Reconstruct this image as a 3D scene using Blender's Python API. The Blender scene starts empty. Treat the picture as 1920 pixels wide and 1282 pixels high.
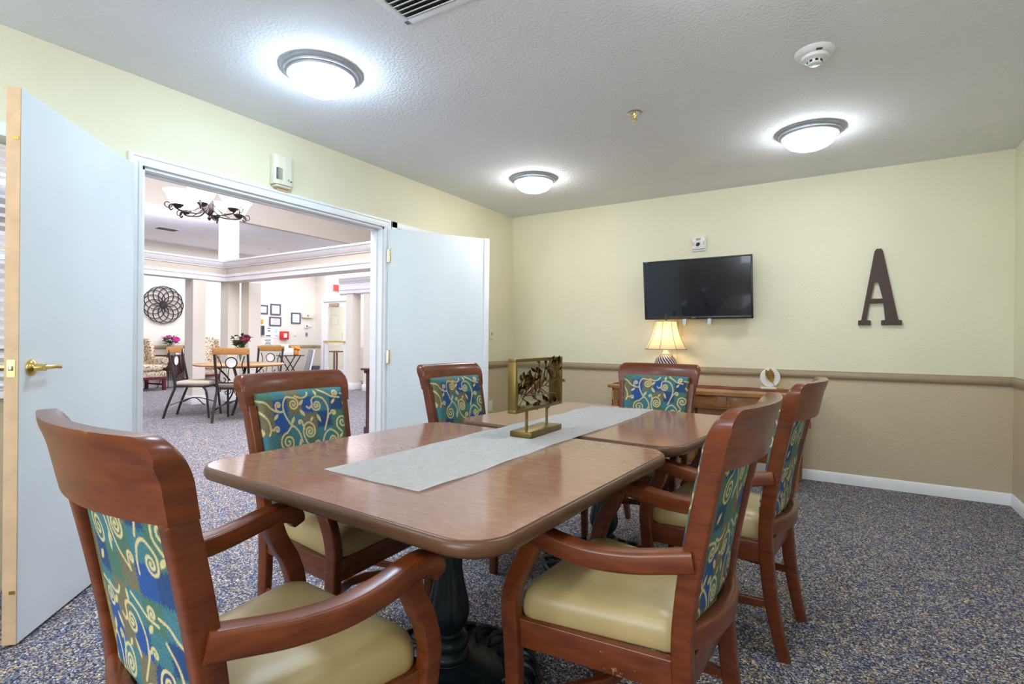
import bpy, bmesh, math, random
import numpy as np
from mathutils import Vector, Matrix
random.seed(7); rng = np.random.default_rng(7)
S = bpy.context.scene
COL = S.collection
PI = math.pi

# ------------------------------------------------------------------ camera
CAM_LOC = Vector((3.078, -4.8662, 1.0996)); YAW = 0.5637; ROLL = 0.0090
cd = bpy.data.cameras.new('camera'); cam = bpy.data.objects.new('camera', cd); COL.objects.link(cam)
Fv = Vector((-math.sin(YAW), math.cos(YAW), 0)); R0 = Vector((math.cos(YAW), math.sin(YAW), 0)); U0 = Vector((0, 0, 1))
Rv = R0*math.cos(ROLL) + U0*math.sin(ROLL); Uv = U0*math.cos(ROLL) - R0*math.sin(ROLL)
M = Matrix.Identity(4)
for i in range(3): M[i][0] = Rv[i]; M[i][1] = Uv[i]; M[i][2] = -Fv[i]; M[i][3] = CAM_LOC[i]
cam.matrix_world = M
cd.sensor_width = 36; cd.lens = 984.27/1920*36; cd.shift_y = -3.2/1920; cd.clip_start = .02
S.camera = cam
# ------------------------------------------------------------------ world, exposure, lobby light
w = bpy.data.worlds.new('world'); S.world = w; w.use_nodes = True
w.node_tree.nodes['Background'].inputs[0].default_value = (.8, .88, 1, 1)
w.node_tree.nodes['Background'].inputs[1].default_value = .6
vs = S.view_settings; vs.view_transform = 'Standard'; vs.look = 'None'; vs.exposure = 0.9; vs.gamma = 1; vs.use_curve_mapping = False
def area(name, loc, size, power, color, rot=(0, 0, 0), size_y=None):
    l = bpy.data.lights.new(name, 'AREA'); l.energy = power; l.color = color; l.size = size
    if size_y: l.shape = 'RECTANGLE'; l.size_y = size_y
    o = bpy.data.objects.new(name, l); o.location = loc; o.rotation_euler = rot; COL.objects.link(o); return o
area('atrium_fill', (-2.0, -.8, 4.15), 2.4, 250, (.90, .90, 1), size_y=6)  # unseen area light added to brighten the lobby; no skylight is modelled
area('aisle_fill', (-7.9, 1.9, 3.12), 2.2, 105, (.90, .90, 1), size_y=5.5)  # added fill for the lobby aisle, out of sight and without a fixture
area('beam_uplight_fill', (-6.0, -1.6, 2.43), .14, 34, (.80, .82, 1), rot=(PI, 0, 0), size_y=3.2)  # unseen uplight added on the beam to brighten the aisle ceiling
area('beam_uplight_fill', (-3.1, .22, 2.43), 3.4, 14, (.80, .82, 1), rot=(PI, 0, 0), size_y=.14)  # second added uplight, along the other run of the beam
area('front_fill', (2.25, -6.80, 1.45), 2.3, 36, (.88, .94, 1), rot=(PI/2, 0, 0), size_y=1.25)  # added fill from behind the viewer, lifts the dark chair backs
DOME = {'cold': ((.62, .81, 1), 38.0), 'white': ((1, .98, .96), 25.0), 'cool': ((.88, .95, 1), 25.0)}

# ------------------------------------------------------------------ materials
MATS = {}
class N:
    def __init__(s, name):
        m = bpy.data.materials.new(name); m.use_nodes = True; s.m = m; s.t = m.node_tree; s.b = s.t.nodes['Principled BSDF']; MATS[name] = m
    def n(s, typ, **k):
        x = s.t.nodes.new(typ)
        for a, v in k.items(): setattr(x, a, v)
        return x
    def l(s, a, b): s.t.links.new(a, b)
    def set(s, **k):
        for a, v in k.items():
            a = a.replace('_', ' ')
            i = s.b.inputs.get(a) or s.b.inputs[a.title()]
            i.default_value = (*v, 1) if isinstance(v, tuple) and len(v) == 3 else v
    def coord(s, scale=(1, 1, 1), which='Object'):
        c = s.n('ShaderNodeTexCoord'); m = s.n('ShaderNodeMapping'); m.inputs['Scale'].default_value = scale
        s.l(c.outputs[which], m.inputs[0]); return m.outputs[0]
    def noise(s, vec, scale, detail=3, rough=.55):
        x = s.n('ShaderNodeTexNoise'); x.inputs['Scale'].default_value = scale; x.inputs['Detail'].default_value = detail; x.inputs['Roughness'].default_value = rough
        s.l(vec, x.inputs['Vector']); return x.outputs[0]
    def ramp(s, fac, stops, interp='LINEAR'):
        x = s.n('ShaderNodeValToRGB'); x.color_ramp.interpolation = interp; e = x.color_ramp.elements
        while len(e) < len(stops): e.new(.5)
        for i, (p, c) in enumerate(stops): e[i].position = p; e[i].color = (*c, 1)
        s.l(fac, x.inputs[0]); return x.outputs[0]
    def mix(s, fac, a, b, mode='MIX'):
        x = s.n('ShaderNodeMix', data_type='RGBA', blend_type=mode)
        if isinstance(fac, (int, float)): x.inputs[0].default_value = fac
        else: s.l(fac, x.inputs[0])
        for v, i in ((a, 6), (b, 7)):
            if isinstance(v, tuple): x.inputs[i].default_value = (*v, 1)
            else: s.l(v, x.inputs[i])
        return x.outputs[2]
    def color(s, c): s.l(c, s.b.inputs['Base Color'])
    def bump(s, h, strength=.3, dist=.004):
        x = s.n('ShaderNodeBump'); x.inputs['Strength'].default_value = strength; x.inputs['Distance'].default_value = dist
        s.l(h, x.inputs['Height']); s.l(x.outputs[0], s.b.inputs['Normal'])
def plain(name, c, rough=.5, metal=0., var=.06, **k):
    a = N(name); a.set(Roughness=rough, Metallic=metal, **k)
    v = a.coord(); nz = a.noise(v, 14, 2)
    lo = tuple(max(0, x*(1-var)) for x in c); hi = tuple(min(1, x*(1+var)) for x in c)
    a.color(a.ramp(nz, [(.3, lo), (.7, hi)])); return a.m
def wall_mat(name, c, bs=.5, sc=55, rough=.75):
    a = N(name); a.set(Roughness=rough); v = a.coord()
    n1 = a.noise(v, sc, 2, .5); n2 = a.noise(v, 1.1, 2)
    a.color(a.ramp(n2, [(.3, tuple(x*.97 for x in c)), (.7, tuple(min(1, x*1.03) for x in c))]))
    a.bump(n1, bs, .006); return a.m
wall_mat('wall_cream', (.76, .73, .54), .35, 60, .55)
wall_mat('wall_tan', (.56, .46, .31), .35, 60, .55)
wall_mat('ceiling_white', (.79, .80, .825), .6, 70, .85)
wall_mat('lobby_cream', (.74, .70, .62), .1, 50)
wall_mat('lobby_tan', (.58, .53, .45), .1, 50)
wall_mat('lobby_ceiling', (.80, .79, .84), .1, 50)
plain('rail_tan', (.34, .26, .16), .4)
plain('trim_white', (.84, .86, .88), .35, var=.02)
plain('lobby_trim', (.80, .79, .82), .4, var=.02)
plain('plastic_white', (.80, .80, .78), .4, var=.02)
plain('plastic_cream', (.74, .73, .58), .4, var=.02)
plain('plastic_grey', (.35, .35, .35), .5)
plain('black_plastic', (.012, .012, .014), .3)
plain('dark_metal', (.05, .04, .045), .45, .6)
plain('dark_brown', (.055, .028, .022), .55)
plain('brass', (.72, .52, .16), .22, 1.)
plain('antique_gold', (.20, .135, .038), .42, .75, var=.18)
plain('bronze', (.17, .10, .045), .3, .9, var=.25)
plain('nickel', (.42, .45, .49), .45, .45)
plain('steel', (.6, .6, .62), .3, 1.)
plain('raw_wood', (.62, .43, .26), .7, var=.1)
plain('paper', (.88, .88, .88), .8, var=.01)
plain('ink', (.09, .10, .14), .8)
plain('alarm_red', (.62, .02, .02), .4)
plain('orange', (.85, .27, .03), .5, var=.25)
plain('lettering_red', (.7, .05, .04), .5)
plain('petal_pink', (.62, .03, .30), .6, var=.3)
plain('petal_dark', (.16, .01, .05), .6, var=.3)
plain('petal_pale', (.80, .55, .55), .6)
plain('leaf_green', (.035, .13, .03), .55, var=.4)
plain('burgundy', (.13, .012, .025), .4)
plain('runner_red', (.42, .13, .09), .85, var=.25)
plain('tassel_red', (.40, .04, .02), .8)
plain('slat_white', (.86, .87, .9), .5)
plain('marble', (.86, .85, .85), .3, var=.05)
plain('gold_leaf', (.50, .31, .06), .4, .45, var=.3)
plain('cushion_taupe', (.50, .44, .36), .85, var=.08)
plain('grey_wall_panel', (.25, .25, .27), .6)
def wood(name, dark, light, rough=.28, scale=(3, 22, 22), coat=.3, wear=None):
    a = N(name); a.set(Roughness=rough); a.b.inputs['Coat Weight'].default_value = coat; a.b.inputs['Coat Roughness'].default_value = .15
    v = a.coord(scale); n1 = a.noise(v, 2.2, 5, .6)
    c = a.ramp(n1, [(.28, dark), (.72, light)])
    if wear:
        g = a.n('ShaderNodeNewGeometry'); v2 = a.coord(); n2 = a.noise(v2, 38, 3, .7); n3 = a.noise(v2, 4.5, 2)
        m1 = a.n('ShaderNodeMath', operation='MULTIPLY'); a.l(n2, m1.inputs[0]); a.l(n3, m1.inputs[1])
        e = a.ramp(g.outputs['Pointiness'], [(.56, (0, 0, 0)), (.64, (1, 1, 1))]); k = a.ramp(m1.outputs[0], [(.355, (0, 0, 0)), (.375, (1, 1, 1))])
        mm = a.n('ShaderNodeMath', operation='MULTIPLY'); a.l(e, mm.inputs[0]); a.l(k, mm.inputs[1])
        c = a.mix(mm.outputs[0], c, wear)
    a.color(c); return a.m
wood('cherry', (.092, .016, .003), (.195, .044, .008), .32, (5, 5, 22), .16, (.55, .30, .12))
wood('oak', (.22, .085, .02), (.44, .20, .06), .35, (3, 26, 26), .25)
wood('honey_wood', (.38, .17, .05), (.52, .26, .08), .4, (3, 26, 26), .2)
wood('dark_wood', (.035, .012, .01), (.09, .028, .02), .35, (4, 4, 22), .3)
# laminate table top
a = N('laminate'); a.set(Roughness=.15); v = a.coord()
n1 = a.noise(a.coord((9, 26, 9)), 2.2, 6, .65); n2 = a.noise(v, 5, 4, .7)
c1 = a.ramp(n1, [(.3, (.29, .135, .085)), (.7, (.38, .20, .13))]); c2 = a.ramp(n2, [(.3, (.9, .86, .84)), (.7, (1, 1, 1))])
a.color(a.mix(1.0, c1, c2, 'MULTIPLY')); a.b.inputs['Specular IOR Level'].default_value = .85
plain('edge_brown', (.105, .045, .02), .35, var=.12)
# vinyl
a = N('vinyl'); a.set(Roughness=.36); v = a.coord(); a.color(a.ramp(a.noise(v, 6, 3), [(.3, (.44, .32, .14)), (.7, (.50, .38, .18))])); a.bump(a.noise(v, 420, 2), .12, .001)
# fabric from colour attribute
a = N('vine_fabric'); a.set(Roughness=.85); at = a.n('ShaderNodeAttribute', attribute_name='weave'); v = a.coord()
a.color(a.mix(.3, at.outputs['Color'], a.mix(1.0, at.outputs['Color'], a.ramp(a.noise(v, 300, 2), [(.35, (.45, .45, .45)), (.65, (1.5, 1.5, 1.5))]), 'MULTIPLY'))); a.bump(a.noise(v, 500, 2), .25, .001)
# cast iron
a = N('cast_iron'); a.set(Roughness=.34, Metallic=.3); v = a.coord(); a.color(a.ramp(a.noise(v, 30, 3), [(.3, (.011, .020, .028)), (.75, (.03, .046, .06))])); a.bump(a.noise(v, 90, 2), .2, .002)
# carpet
def carpet(name, stops, tint):
    a = N(name); a.set(Roughness=.95); v = a.coord()
    vo = a.n('ShaderNodeTexVoronoi'); vo.inputs['Scale'].default_value = 190; a.l(v, vo.inputs['Vector'])
    sp = a.n('ShaderNodeSeparateColor'); a.l(vo.outputs['Color'], sp.inputs[0])
    c = a.ramp(sp.outputs[0], stops, 'CONSTANT')
    n = a.noise(v, 16, 3); c2 = a.ramp(n, [(.35, (.75, .80, 1.0)), (.5, (1, 1, 1)), (.68, (1.25, 1.05, .85))])
    c = a.mix(1.0, c, c2, 'MULTIPLY'); c = a.mix(1.0, c, tint, 'MULTIPLY'); a.color(c)
    a.bump(vo.outputs['Distance'], .6, .006)
carpet('carpet', [(0, (.02, .025, .06)), (.17, (.06, .08, .17)), (.36, (.13, .155, .22)), (.52, (.07, .06, .055)), (.62, (.33, .33, .34)), (.77, (.40, .29, .17)), (.90, (.66, .63, .58))], (1, 1, 1))
# linen runner
a = N('linen'); a.set(Roughness=.9); v = a.coord((60, 14, 60)); v2 = a.coord((14, 60, 60))
a.color(a.ramp(a.noise(v, 2.5, 5, .7), [(.3, (.74, .73, .71)), (.62, (.93, .92, .90))])); a.bump(a.noise(v2, 6, 3), .4, .0015)
# floral upholstery
a = N('floral'); a.set(Roughness=.9); v = a.coord(); vo = a.n('ShaderNodeTexVoronoi'); vo.inputs['Scale'].default_value = 24; a.l(v, vo.inputs['Vector'])
n = a.noise(v, 30, 3, .7); c = a.ramp(vo.outputs['Distance'], [(.12, (.33, .10, .09)), (.26, (.62, .52, .38)), (.5, (.66, .56, .42))]); k = a.ramp(n, [(.53, (0, 0, 0)), (.57, (1, 1, 1))]); a.color(a.mix(k, c, (.17, .11, .06)))
# striped ceramic
a = N('striped_ceramic'); a.set(Roughness=.25); c = a.n('ShaderNodeTexCoord'); g = a.n('ShaderNodeSeparateXYZ'); a.l(c.outputs['Object'], g.inputs[0])
at2 = a.n('ShaderNodeMath', operation='ARCTAN2'); a.l(g.outputs[1], at2.inputs[0]); a.l(g.outputs[0], at2.inputs[1])
m1 = a.n('ShaderNodeMath', operation='MULTIPLY'); a.l(at2.outputs[0], m1.inputs[0]); m1.inputs[1].default_value = 22
m2 = a.n('ShaderNodeMath', operation='MULTIPLY'); a.l(g.outputs[2], m2.inputs[0]); m2.inputs[1].default_value = 170
m3 = a.n('ShaderNodeMath', operation='ADD'); a.l(m1.outputs[0], m3.inputs[0]); a.l(m2.outputs[0], m3.inputs[1])
m4 = a.n('ShaderNodeMath', operation='SINE'); a.l(m3.outputs[0], m4.inputs[0])
a.color(a.ramp(m4.outputs[0], [(.45, (.045, .045, .11)), (.55, (.75, .74, .74))]))
def emit(name, c, st):
    a = N(name); a.set(Base_Color=c, Roughness=.4); a.b.inputs['Emission Color'].default_value = (*c, 1); a.b.inputs['Emission Strength'].default_value = st; return a.m
for k, (c, st) in DOME.items(): emit('dome_'+k, c, st)
emit('shade_glow', (1, .96, .92), 4.0)
emit('bulb_warm', (1, .76, .46), 26.0)
emit('exit_red', (.9, .05, .04), 1.2)
a = N('lamp_fabric'); a.set(Base_Color=(.88, .80, .62), Roughness=.9); a.b.inputs['Subsurface Weight'].default_value = 0
tr = a.n('ShaderNodeBsdfTranslucent'); tr.inputs[0].default_value = (.96, .87, .68, 1); mx = a.n('ShaderNodeMixShader'); mx.inputs[0].default_value = .6
a.l(a.b.outputs[0], mx.inputs[1]); a.l(tr.outputs[0], mx.inputs[2]); a.l(mx.outputs[0], a.t.nodes['Material Output'].inputs[0])
a = N('glass'); a.set(Base_Color=(.93, .97, .96), Roughness=.02); a.b.inputs['Transmission Weight'].default_value = 1; a.b.inputs['IOR'].default_value = 1.45
a = N('mirror_glass'); a.set(Base_Color=(.62, .68, .60), Roughness=.06, Metallic=1.)
a = N('screen'); a.set(Base_Color=(.006, .009, .016), Roughness=.14); a.b.inputs['Coat Weight'].default_value = .4
# painted door
a = N('door_paint'); a.set(Roughness=.42); v = a.coord((60, 60, 1.5)); v2 = a.coord(); a.color(a.ramp(a.noise(v2, 3, 4), [(.3, (.76, .83, .88)), (.7, (.81, .87, .91))])); a.bump(a.noise(v, 3, 3), .12, .001)

# ------------------------------------------------------------------ mesh helpers
def link(name, me, mat, parent=None):
    o = bpy.data.objects.new(name, me); COL.objects.link(o)
    if mat is not None:
        me.materials.clear(); me.materials.append(MATS[mat] if isinstance(mat, str) else mat)
    if parent is not None: o.parent = parent
    return o
def smooth(me, ang=40):
    for p in me.polygons: p.use_smooth = True
    try: me.set_sharp_from_angle(angle=math.radians(ang))
    except Exception: pass
def from_bm(bm, ang=40):
    bmesh.ops.recalc_face_normals(bm, faces=bm.faces)
    me = bpy.data.meshes.new('m'); bm.to_mesh(me); bm.free(); smooth(me, ang); return me
def addbox(bm, x0, x1, y0, y1, z0, z1, bev=0., seg=2, mat=None):
    r = bmesh.ops.create_cube(bm, size=1); vs_ = r['verts']
    for v in vs_: v.co = Vector((x0+(v.co.x+.5)*(x1-x0), y0+(v.co.y+.5)*(y1-y0), z0+(v.co.z+.5)*(z1-z0)))
    if bev > 0:
        es = list({e for v in vs_ for e in v.link_edges}); r2 = bmesh.ops.bevel(bm, geom=es, offset=bev, segments=seg, affect='EDGES', profile=.5)
        vs_ = list({v for f in r2['faces'] for v in f.verts} | {v for v in vs_ if v.is_valid})
    if mat is not None: bmesh.ops.transform(bm, matrix=mat, verts=[v for v in vs_ if v.is_valid])
    return vs_
def BOX(*b, bev=0., seg=2):
    bm = bmesh.new()
    for q in (b if isinstance(b[0], (tuple, list)) else [b]): addbox(bm, *q, bev=bev, seg=seg)
    return from_bm(bm)
def smoothpath(pts, n=6):
    P = [Vector(p) for p in pts]; out = []
    for i in range(len(P)-1):
        p0 = P[i-1] if i else P[i]*2-P[i+1]; p1, p2 = P[i], P[i+1]; p3 = P[i+2] if i+2 < len(P) else P[i+1]*2-P[i]
        for k in range(n):
            t = k/n; out.append(.5*((2*p1)+(p2-p0)*t+(2*p0-5*p1+4*p2-p3)*t*t+(3*p1-p0-3*p2+p3)*t**3))
    out.append(P[-1]); return out
def rsec(w, h, r, n=3):
    out = []
    for cx_, cy_, a0 in ((w/2-r, h/2-r, 0), (-w/2+r, h/2-r, 90), (-w/2+r, -h/2+r, 180), (w/2-r, -h/2+r, 270)):
        for k in range(n+1):
            a_ = math.radians(a0+90*k/n); out.append((cx_+r*math.cos(a_), cy_+r*math.sin(a_)))
    return out
def csec(r, n=8): return [(r*math.cos(2*PI*k/n), r*math.sin(2*PI*k/n)) for k in range(n)]
def addsweep(bm, path, sec, side=None, scales=None, closed=False):
    path = [Vector(p) for p in path]; n = len(path); rings = []
    prev = None
    for i, p in enumerate(path):
        if closed: t = (path[(i+1) % n]-path[i-1])
        else: t = path[min(i+1, n-1)]-path[max(i-1, 0)]
        t.normalize()
        if side is not None: s_ = Vector(side)
        else:
            if prev is None: s_ = Vector((0, 0, 1)).cross(t); s_ = s_ if s_.length > .1 else Vector((1, 0, 0))
            else: s_ = prev
        s_ = (s_ - t*s_.dot(t)).normalized(); prev = s_.copy(); u = t.cross(s_).normalized()
        k = scales[i] if scales else 1
        rings.append([bm.verts.new(p+s_*a_*k+u*b_*k) for a_, b_ in sec])
    m = len(sec)
    for i in range(n if closed else n-1):
        A, B = rings[i], rings[(i+1) % n]
        for j in range(m): bm.faces.new((A[j], A[(j+1) % m], B[(j+1) % m], B[j]))
    if not closed:
        bm.faces.new(rings[0]); bm.faces.new(rings[-1])
def SWEEP(path, sec, side=None, scales=None, closed=False, ang=40):
    bm = bmesh.new(); addsweep(bm, path, sec, side, scales, closed); return from_bm(bm, ang)
def addlathe(bm, prof, n=28, off=(0, 0, 0), mod=None):
    rings = []
    for r, z in prof:
        if r < 1e-5: rings.append([bm.verts.new((off[0], off[1], off[2]+z))])
        else: rings.append([bm.verts.new((off[0]+(r*(mod(k/n, z) if mod else 1))*math.cos(2*PI*k/n), off[1]+(r*(mod(k/n, z) if mod else 1))*math.sin(2*PI*k/n), off[2]+z)) for k in range(n)])
    for A, B in zip(rings, rings[1:]):
        for k in range(n):
            k2 = (k+1) % n
            if len(A) == 1 and len(B) == 1: continue
            if len(A) == 1: bm.faces.new((A[0], B[k], B[k2]))
            elif len(B) == 1: bm.faces.new((A[k], A[k2], B[0]))
            else: bm.faces.new((A[k], A[k2], B[k2], B[k]))
    if len(rings[0]) > 1: bm.faces.new(rings[0])
    if len(rings[-1]) > 1: bm.faces.new(rings[-1])
def LATHE(prof, n=28, off=(0, 0, 0), mod=None, ang=50):
    bm = bmesh.new(); addlathe(bm, prof, n, off, mod); return from_bm(bm, ang)
def rings_mesh(rings, cap=True, ang=50):
    bm = bmesh.new(); R = [[bm.verts.new(p) for p in r] for r in rings]; m = len(R[0])
    for A, B in zip(R, R[1:]):
        for j in range(m): bm.faces.new((A[j], A[(j+1) % m], B[(j+1) % m], B[j]))
    if cap: bm.faces.new(R[0]); bm.faces.new(R[-1])
    return from_bm(bm, ang)
def PRISM(poly, z0, z1, bev=0., axis='z', ang=40):
    """poly in 2D extruded along axis: z -> (x,y), y -> (x,z), x -> (y,z)"""
    bm = bmesh.new()
    def P(a_, b_, c_): return (a_, b_, c_) if axis == 'z' else ((a_, c_, b_) if axis == 'y' else (c_, a_, b_))
    lo = [bm.verts.new(P(*p, z0)) for p in poly]; hi = [bm.verts.new(P(*p, z1)) for p in poly]; n = len(poly)
    bm.faces.new(lo); bm.faces.new(hi)
    for i in range(n): bm.faces.new((lo[i], lo[(i+1) % n], hi[(i+1) % n], hi[i]))
    if bev > 0: bmesh.ops.bevel(bm, geom=[e for e in bm.edges], offset=bev, segments=2, affect='EDGES', profile=.5)
    return from_bm(bm, ang)
def rrect(w, d, r, n=6):
    return rsec(w, d, r, n)
def empty(name, loc=(0, 0, 0), rz=0, label=None, cat=None, group=None, kind=None):
    o = bpy.data.objects.new(name, None); o.empty_display_size = .1; COL.objects.link(o); o.location = loc; o.rotation_euler = (0, 0, rz)
    return tag(o, label, cat, group, kind)
def tag(o, label=None, cat=None, group=None, kind=None):
    if label: o['label'] = label
    if cat: o['category'] = cat
    if group: o['group'] = group
    if kind: o['kind'] = kind
    return o
def struct(name, me, mat, label=None, parent=None):
    o = link(name, me, mat, parent)
    if parent is None: o['kind'] = 'structure'
    if label: o['label'] = label
    return o
def copy_tree(o, parent=None):
    c = o.copy(); COL.objects.link(c)
    if parent is not None: c.parent = parent
    for ch in [x for x in bpy.data.objects if x.parent == o]: copy_tree(ch, c)
    return c

# ================================================================== ROOM SHELL
H = 2.44; W = 4.06; YF = -6.85; TH = .13
OY0, OY1, OZ = -3.60, -1.905, 1.985           # double-door opening
WY0, WY1, WZ0, WZ1 = -5.5, -4.02, .86, 1.96    # window in left wall behind door
struct('floor', BOX(-12.4, W+.2, YF-.2, 7.2, -.1, 0), 'carpet', 'multicoloured blue, grey and tan speckled carpet')
struct('ceiling', BOX(-TH, W+.1, YF, 0.1, H, H+.12), 'ceiling_white', 'white textured ceiling of the dining room')
RZ = .845
def wall_pair(name, boxes_fn, label):
    o = struct(name, boxes_fn(RZ, H), 'wall_cream', label)
    struct('lower_panel', boxes_fn(0, RZ), 'wall_tan', 'tan painted lower wall', o); return o
wall_pair('wall_back', lambda a_, b_: BOX(-TH, W+.1, 0, .1, a_, b_), 'cream textured wall with tan lower half behind the television')
wall_pair('wall_right', lambda a_, b_: BOX(W, W+.1, YF, 0, a_, b_), 'cream textured wall at the right edge')
FX0, FX1, FZ0, FZ1 = 1.05, 3.45, .80, 2.10
def front_boxes(a_, b_):
    if b_ < 1: return BOX((-TH, W+.1, YF-.1, YF, a_, FZ0), (-TH, FX0, YF-.1, YF, FZ0, b_), (FX1, W+.1, YF-.1, YF, FZ0, b_))
    return BOX((-TH, FX0, YF-.1, YF, a_, b_), (FX1, W+.1, YF-.1, YF, a_, b_), (FX0, FX1, YF-.1, YF, FZ1, b_))
wall_pair('wall_front', front_boxes, 'cream textured wall with an added wide window behind the viewer')
wn = empty('added_window', (0, YF, 0), 0, 'wide white framed window added behind the viewer', None, None, 'structure')  # unseen window, added as a source for the fill light
link('window_frame', BOX((FX0-.06, FX0, 0, .018, FZ0-.06, FZ1+.06), (FX1, FX1+.06, 0, .018, FZ0-.06, FZ1+.06), (FX0, FX1, 0, .018, FZ1, FZ1+.06), (FX0, FX1, 0, .04, FZ0-.06, FZ0), (2.23, 2.27, -.06, 0, FZ0, FZ1)), 'trim_white', wn)
link('pane', BOX(FX0, 2.23, -.06, -.055, FZ0, FZ1), 'glass', wn); link('pane', BOX(2.27, FX1, -.06, -.055, FZ0, FZ1), 'glass', wn)
def left_boxes(a_, b_):
    L = [(-TH, 0, OY1, 0, a_, b_), (-TH, 0, WY1, OY0, a_, b_), (-TH, 0, YF, WY0, a_, b_)]
    if b_ > OZ: L += [(-TH, 0, OY0, OY1, OZ, b_), (-TH, 0, WY0, WY1, WZ1, b_), (-TH, 0, WY0, WY1, a_, WZ0)]
    else: L += [(-TH, 0, WY0, WY1, a_, b_)]
    return BOX(*L)
wall_pair('wall_left', left_boxes, 'cream textured wall with the open double doorway')
# chair rail profile (out, up)
RP = [(0, -.034), (.008, -.034), (.010, -.026), (.020, -.02), (.026, -.008), (.026, .008), (.020, .02), (.010, .026), (.008, .034), (0, .034)]
def profile_run(prof, p0, p1, out):
    bm = bmesh.new(); p0 = Vector(p0); p1 = Vector(p1); out = Vector(out)
    A = [bm.verts.new(p0+out*a_+Vector((0, 0, b_))) for a_, b_ in prof]; B = [bm.verts.new(p1+out*a_+Vector((0, 0, b_))) for a_, b_ in prof]; n = len(prof)
    for j in range(n): bm.faces.new((A[j], A[(j+1) % n], B[(j+1) % n], B[j]))
    bm.faces.new(A); bm.faces.new(B); return from_bm(bm, 30)
struct('trim_1', profile_run(RP, (0, 0, RZ), (W, 0, RZ), (0, -1, 0)), 'rail_tan', 'tan chair rail on the back wall')
struct('trim_2', profile_run(RP, (W, 0, RZ), (W, YF, RZ), (-1, 0, 0)), 'rail_tan', 'tan chair rail on the right wall')
struct('trim_3', profile_run(RP, (0, OY1+.13, RZ), (0, 0, RZ), (1, 0, 0)), 'rail_tan', 'tan chair rail on the left wall')
BP = [(0, 0), (.012, 0), (.012, .065), (.007, .078), (.003, .082), (0, .082)]
struct('baseboard_back', profile_run(BP, (0, 0, 0), (W, 0, 0), (0, -1, 0)), 'trim_white', 'white baseboard along the back wall')
struct('baseboard_right', profile_run(BP, (W, 0, 0), (W, YF, 0), (-1, 0, 0)), 'trim_white', 'white baseboard along the right wall')
struct('baseboard_left', profile_run(BP, (0, OY1+.07, 0), (0, 0, 0), (1, 0, 0)), 'trim_white', 'white baseboard along the left wall')
# door casing (stepped) and jamb
def casing(name, y0, y1, z1, x, out, wdt=.06, z0=0):
    prof = [(0, 0), (0, .017), (wdt*.28, .019), (wdt*.34, .013), (wdt*.66, .013), (wdt*.74, .020), (wdt*.96, .020), (wdt, .015), (wdt, 0)]
    bm = bmesh.new()
    R_ = [[bm.verts.new((x+out*t, yv(d), zv(d))) for d, t in prof] for yv, zv in ((lambda d: y0-d, lambda d: z0), (lambda d: y0-d, lambda d: z1+d), (lambda d: y1+d, lambda d: z1+d), (lambda d: y1+d, lambda d: z0))]
    n = len(prof)
    for A, B in zip(R_, R_[1:]):
        for j in range(n): bm.faces.new((A[j], A[(j+1) % n], B[(j+1) % n], B[j]))
    bm.faces.new(R_[0]); bm.faces.new(R_[-1])
    return struct(name, from_bm(bm, 20), 'trim_white', None)
casing('trim_4', OY0, OY1, OZ, 0, 1)['label'] = 'white moulded casing around the double doorway'
casing('trim_5', OY0, OY1, OZ, -TH, -1)['label'] = 'white casing on the lobby side of the double doorway'
struct('trim_6', BOX((-TH, 0, OY0, OY0+.018, 0, OZ), (-TH, 0, OY1-.018, OY1, 0, OZ), (-TH, 0, OY0, OY1, OZ-.018, OZ), (-.085, -.05, OY0+.018, OY0+.03, 0, OZ-.018), (-.085, -.05, OY1-.03, OY1-.018, 0, OZ-.018), (-.085, -.05, OY0, OY1, OZ-.03, OZ-.018), bev=.002), 'trim_white', 'white door jamb with stop')
# the second casing seen right of the doorway top
struct('trim_7', BOX((0, .014, OY1+.075, OY1+.75, 1.995, 2.045), (0, .014, OY1+.075, OY1+.135, .0, 2.045), bev=.003), 'trim_white', 'white flat casing behind the open right door')
# ---------------- doors
def door_leaf(name, hinge, free, back, label, lever):
    hx, hy = hinge; fx, fy = free; L_ = math.hypot(fx-hx, fy-hy); ang = math.atan2(fy-hy, fx-hx)
    e = empty(name, (hx, hy, 0), ang, label, None, None, 'structure')
    t = .044; y0, y1 = (0, t) if back > 0 else (-t, 0)
    link('door_panel', BOX(0, L_-.004, y0, y1, .012, 1.975, bev=.0015, seg=1), 'door_paint', e)
    return e, L_, (y0, y1)
d1, L1_, yy = door_leaf('door_1', (.035, -3.645), (.622, -4.232), -1, 'white painted door leaf standing open at the left with brass lever', True)
link('door_edge', BOX(L1_-.0045, L1_-.0005, yy[0]+.001, yy[1]-.001, .013, 1.974), 'raw_wood', d1)
link('latch_plate', BOX(L1_-.002, L1_+.001, -.034, -.010, .955, 1.015), 'brass', d1)
link('latch_bolt', BOX(L1_, L1_+.008, -.027, -.017, .976, .994, bev=.002), 'steel', d1)
for z in (1.79, .19): link('flush_bolt', BOX(L1_-.002, L1_+.0015, -.022, -.004, z, z+.012), 'brass', d1)
for sgn in (1, -1):
    yb = 0 if sgn > 0 else -.044
    lv = link('lever_handle', LATHE([(0, 0), (.030, 0), (.030, .005), (.022, .012), (.014, .016), (.012, .04), (.014, .045), (0, .046)], 20), 'brass', d1)
    lv.location = (L1_-.065, yb, .985); lv.rotation_euler = (-sgn*PI/2, 0, 0)
    bar = link('lever', SWEEP(smoothpath([(.0, 0, .040), (-.03, .0, .042), (-.07, 0, .040), (-.105, .003, .036)], 4), rsec(.016, .013, .005), side=(0, 1, 0)), 'brass', lv)
d2, L2_, yy2 = door_leaf('door_2', (.035, -1.872), (.468, -1.128), 1, 'white painted door leaf folded back at the right of the doorway', False)
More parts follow.
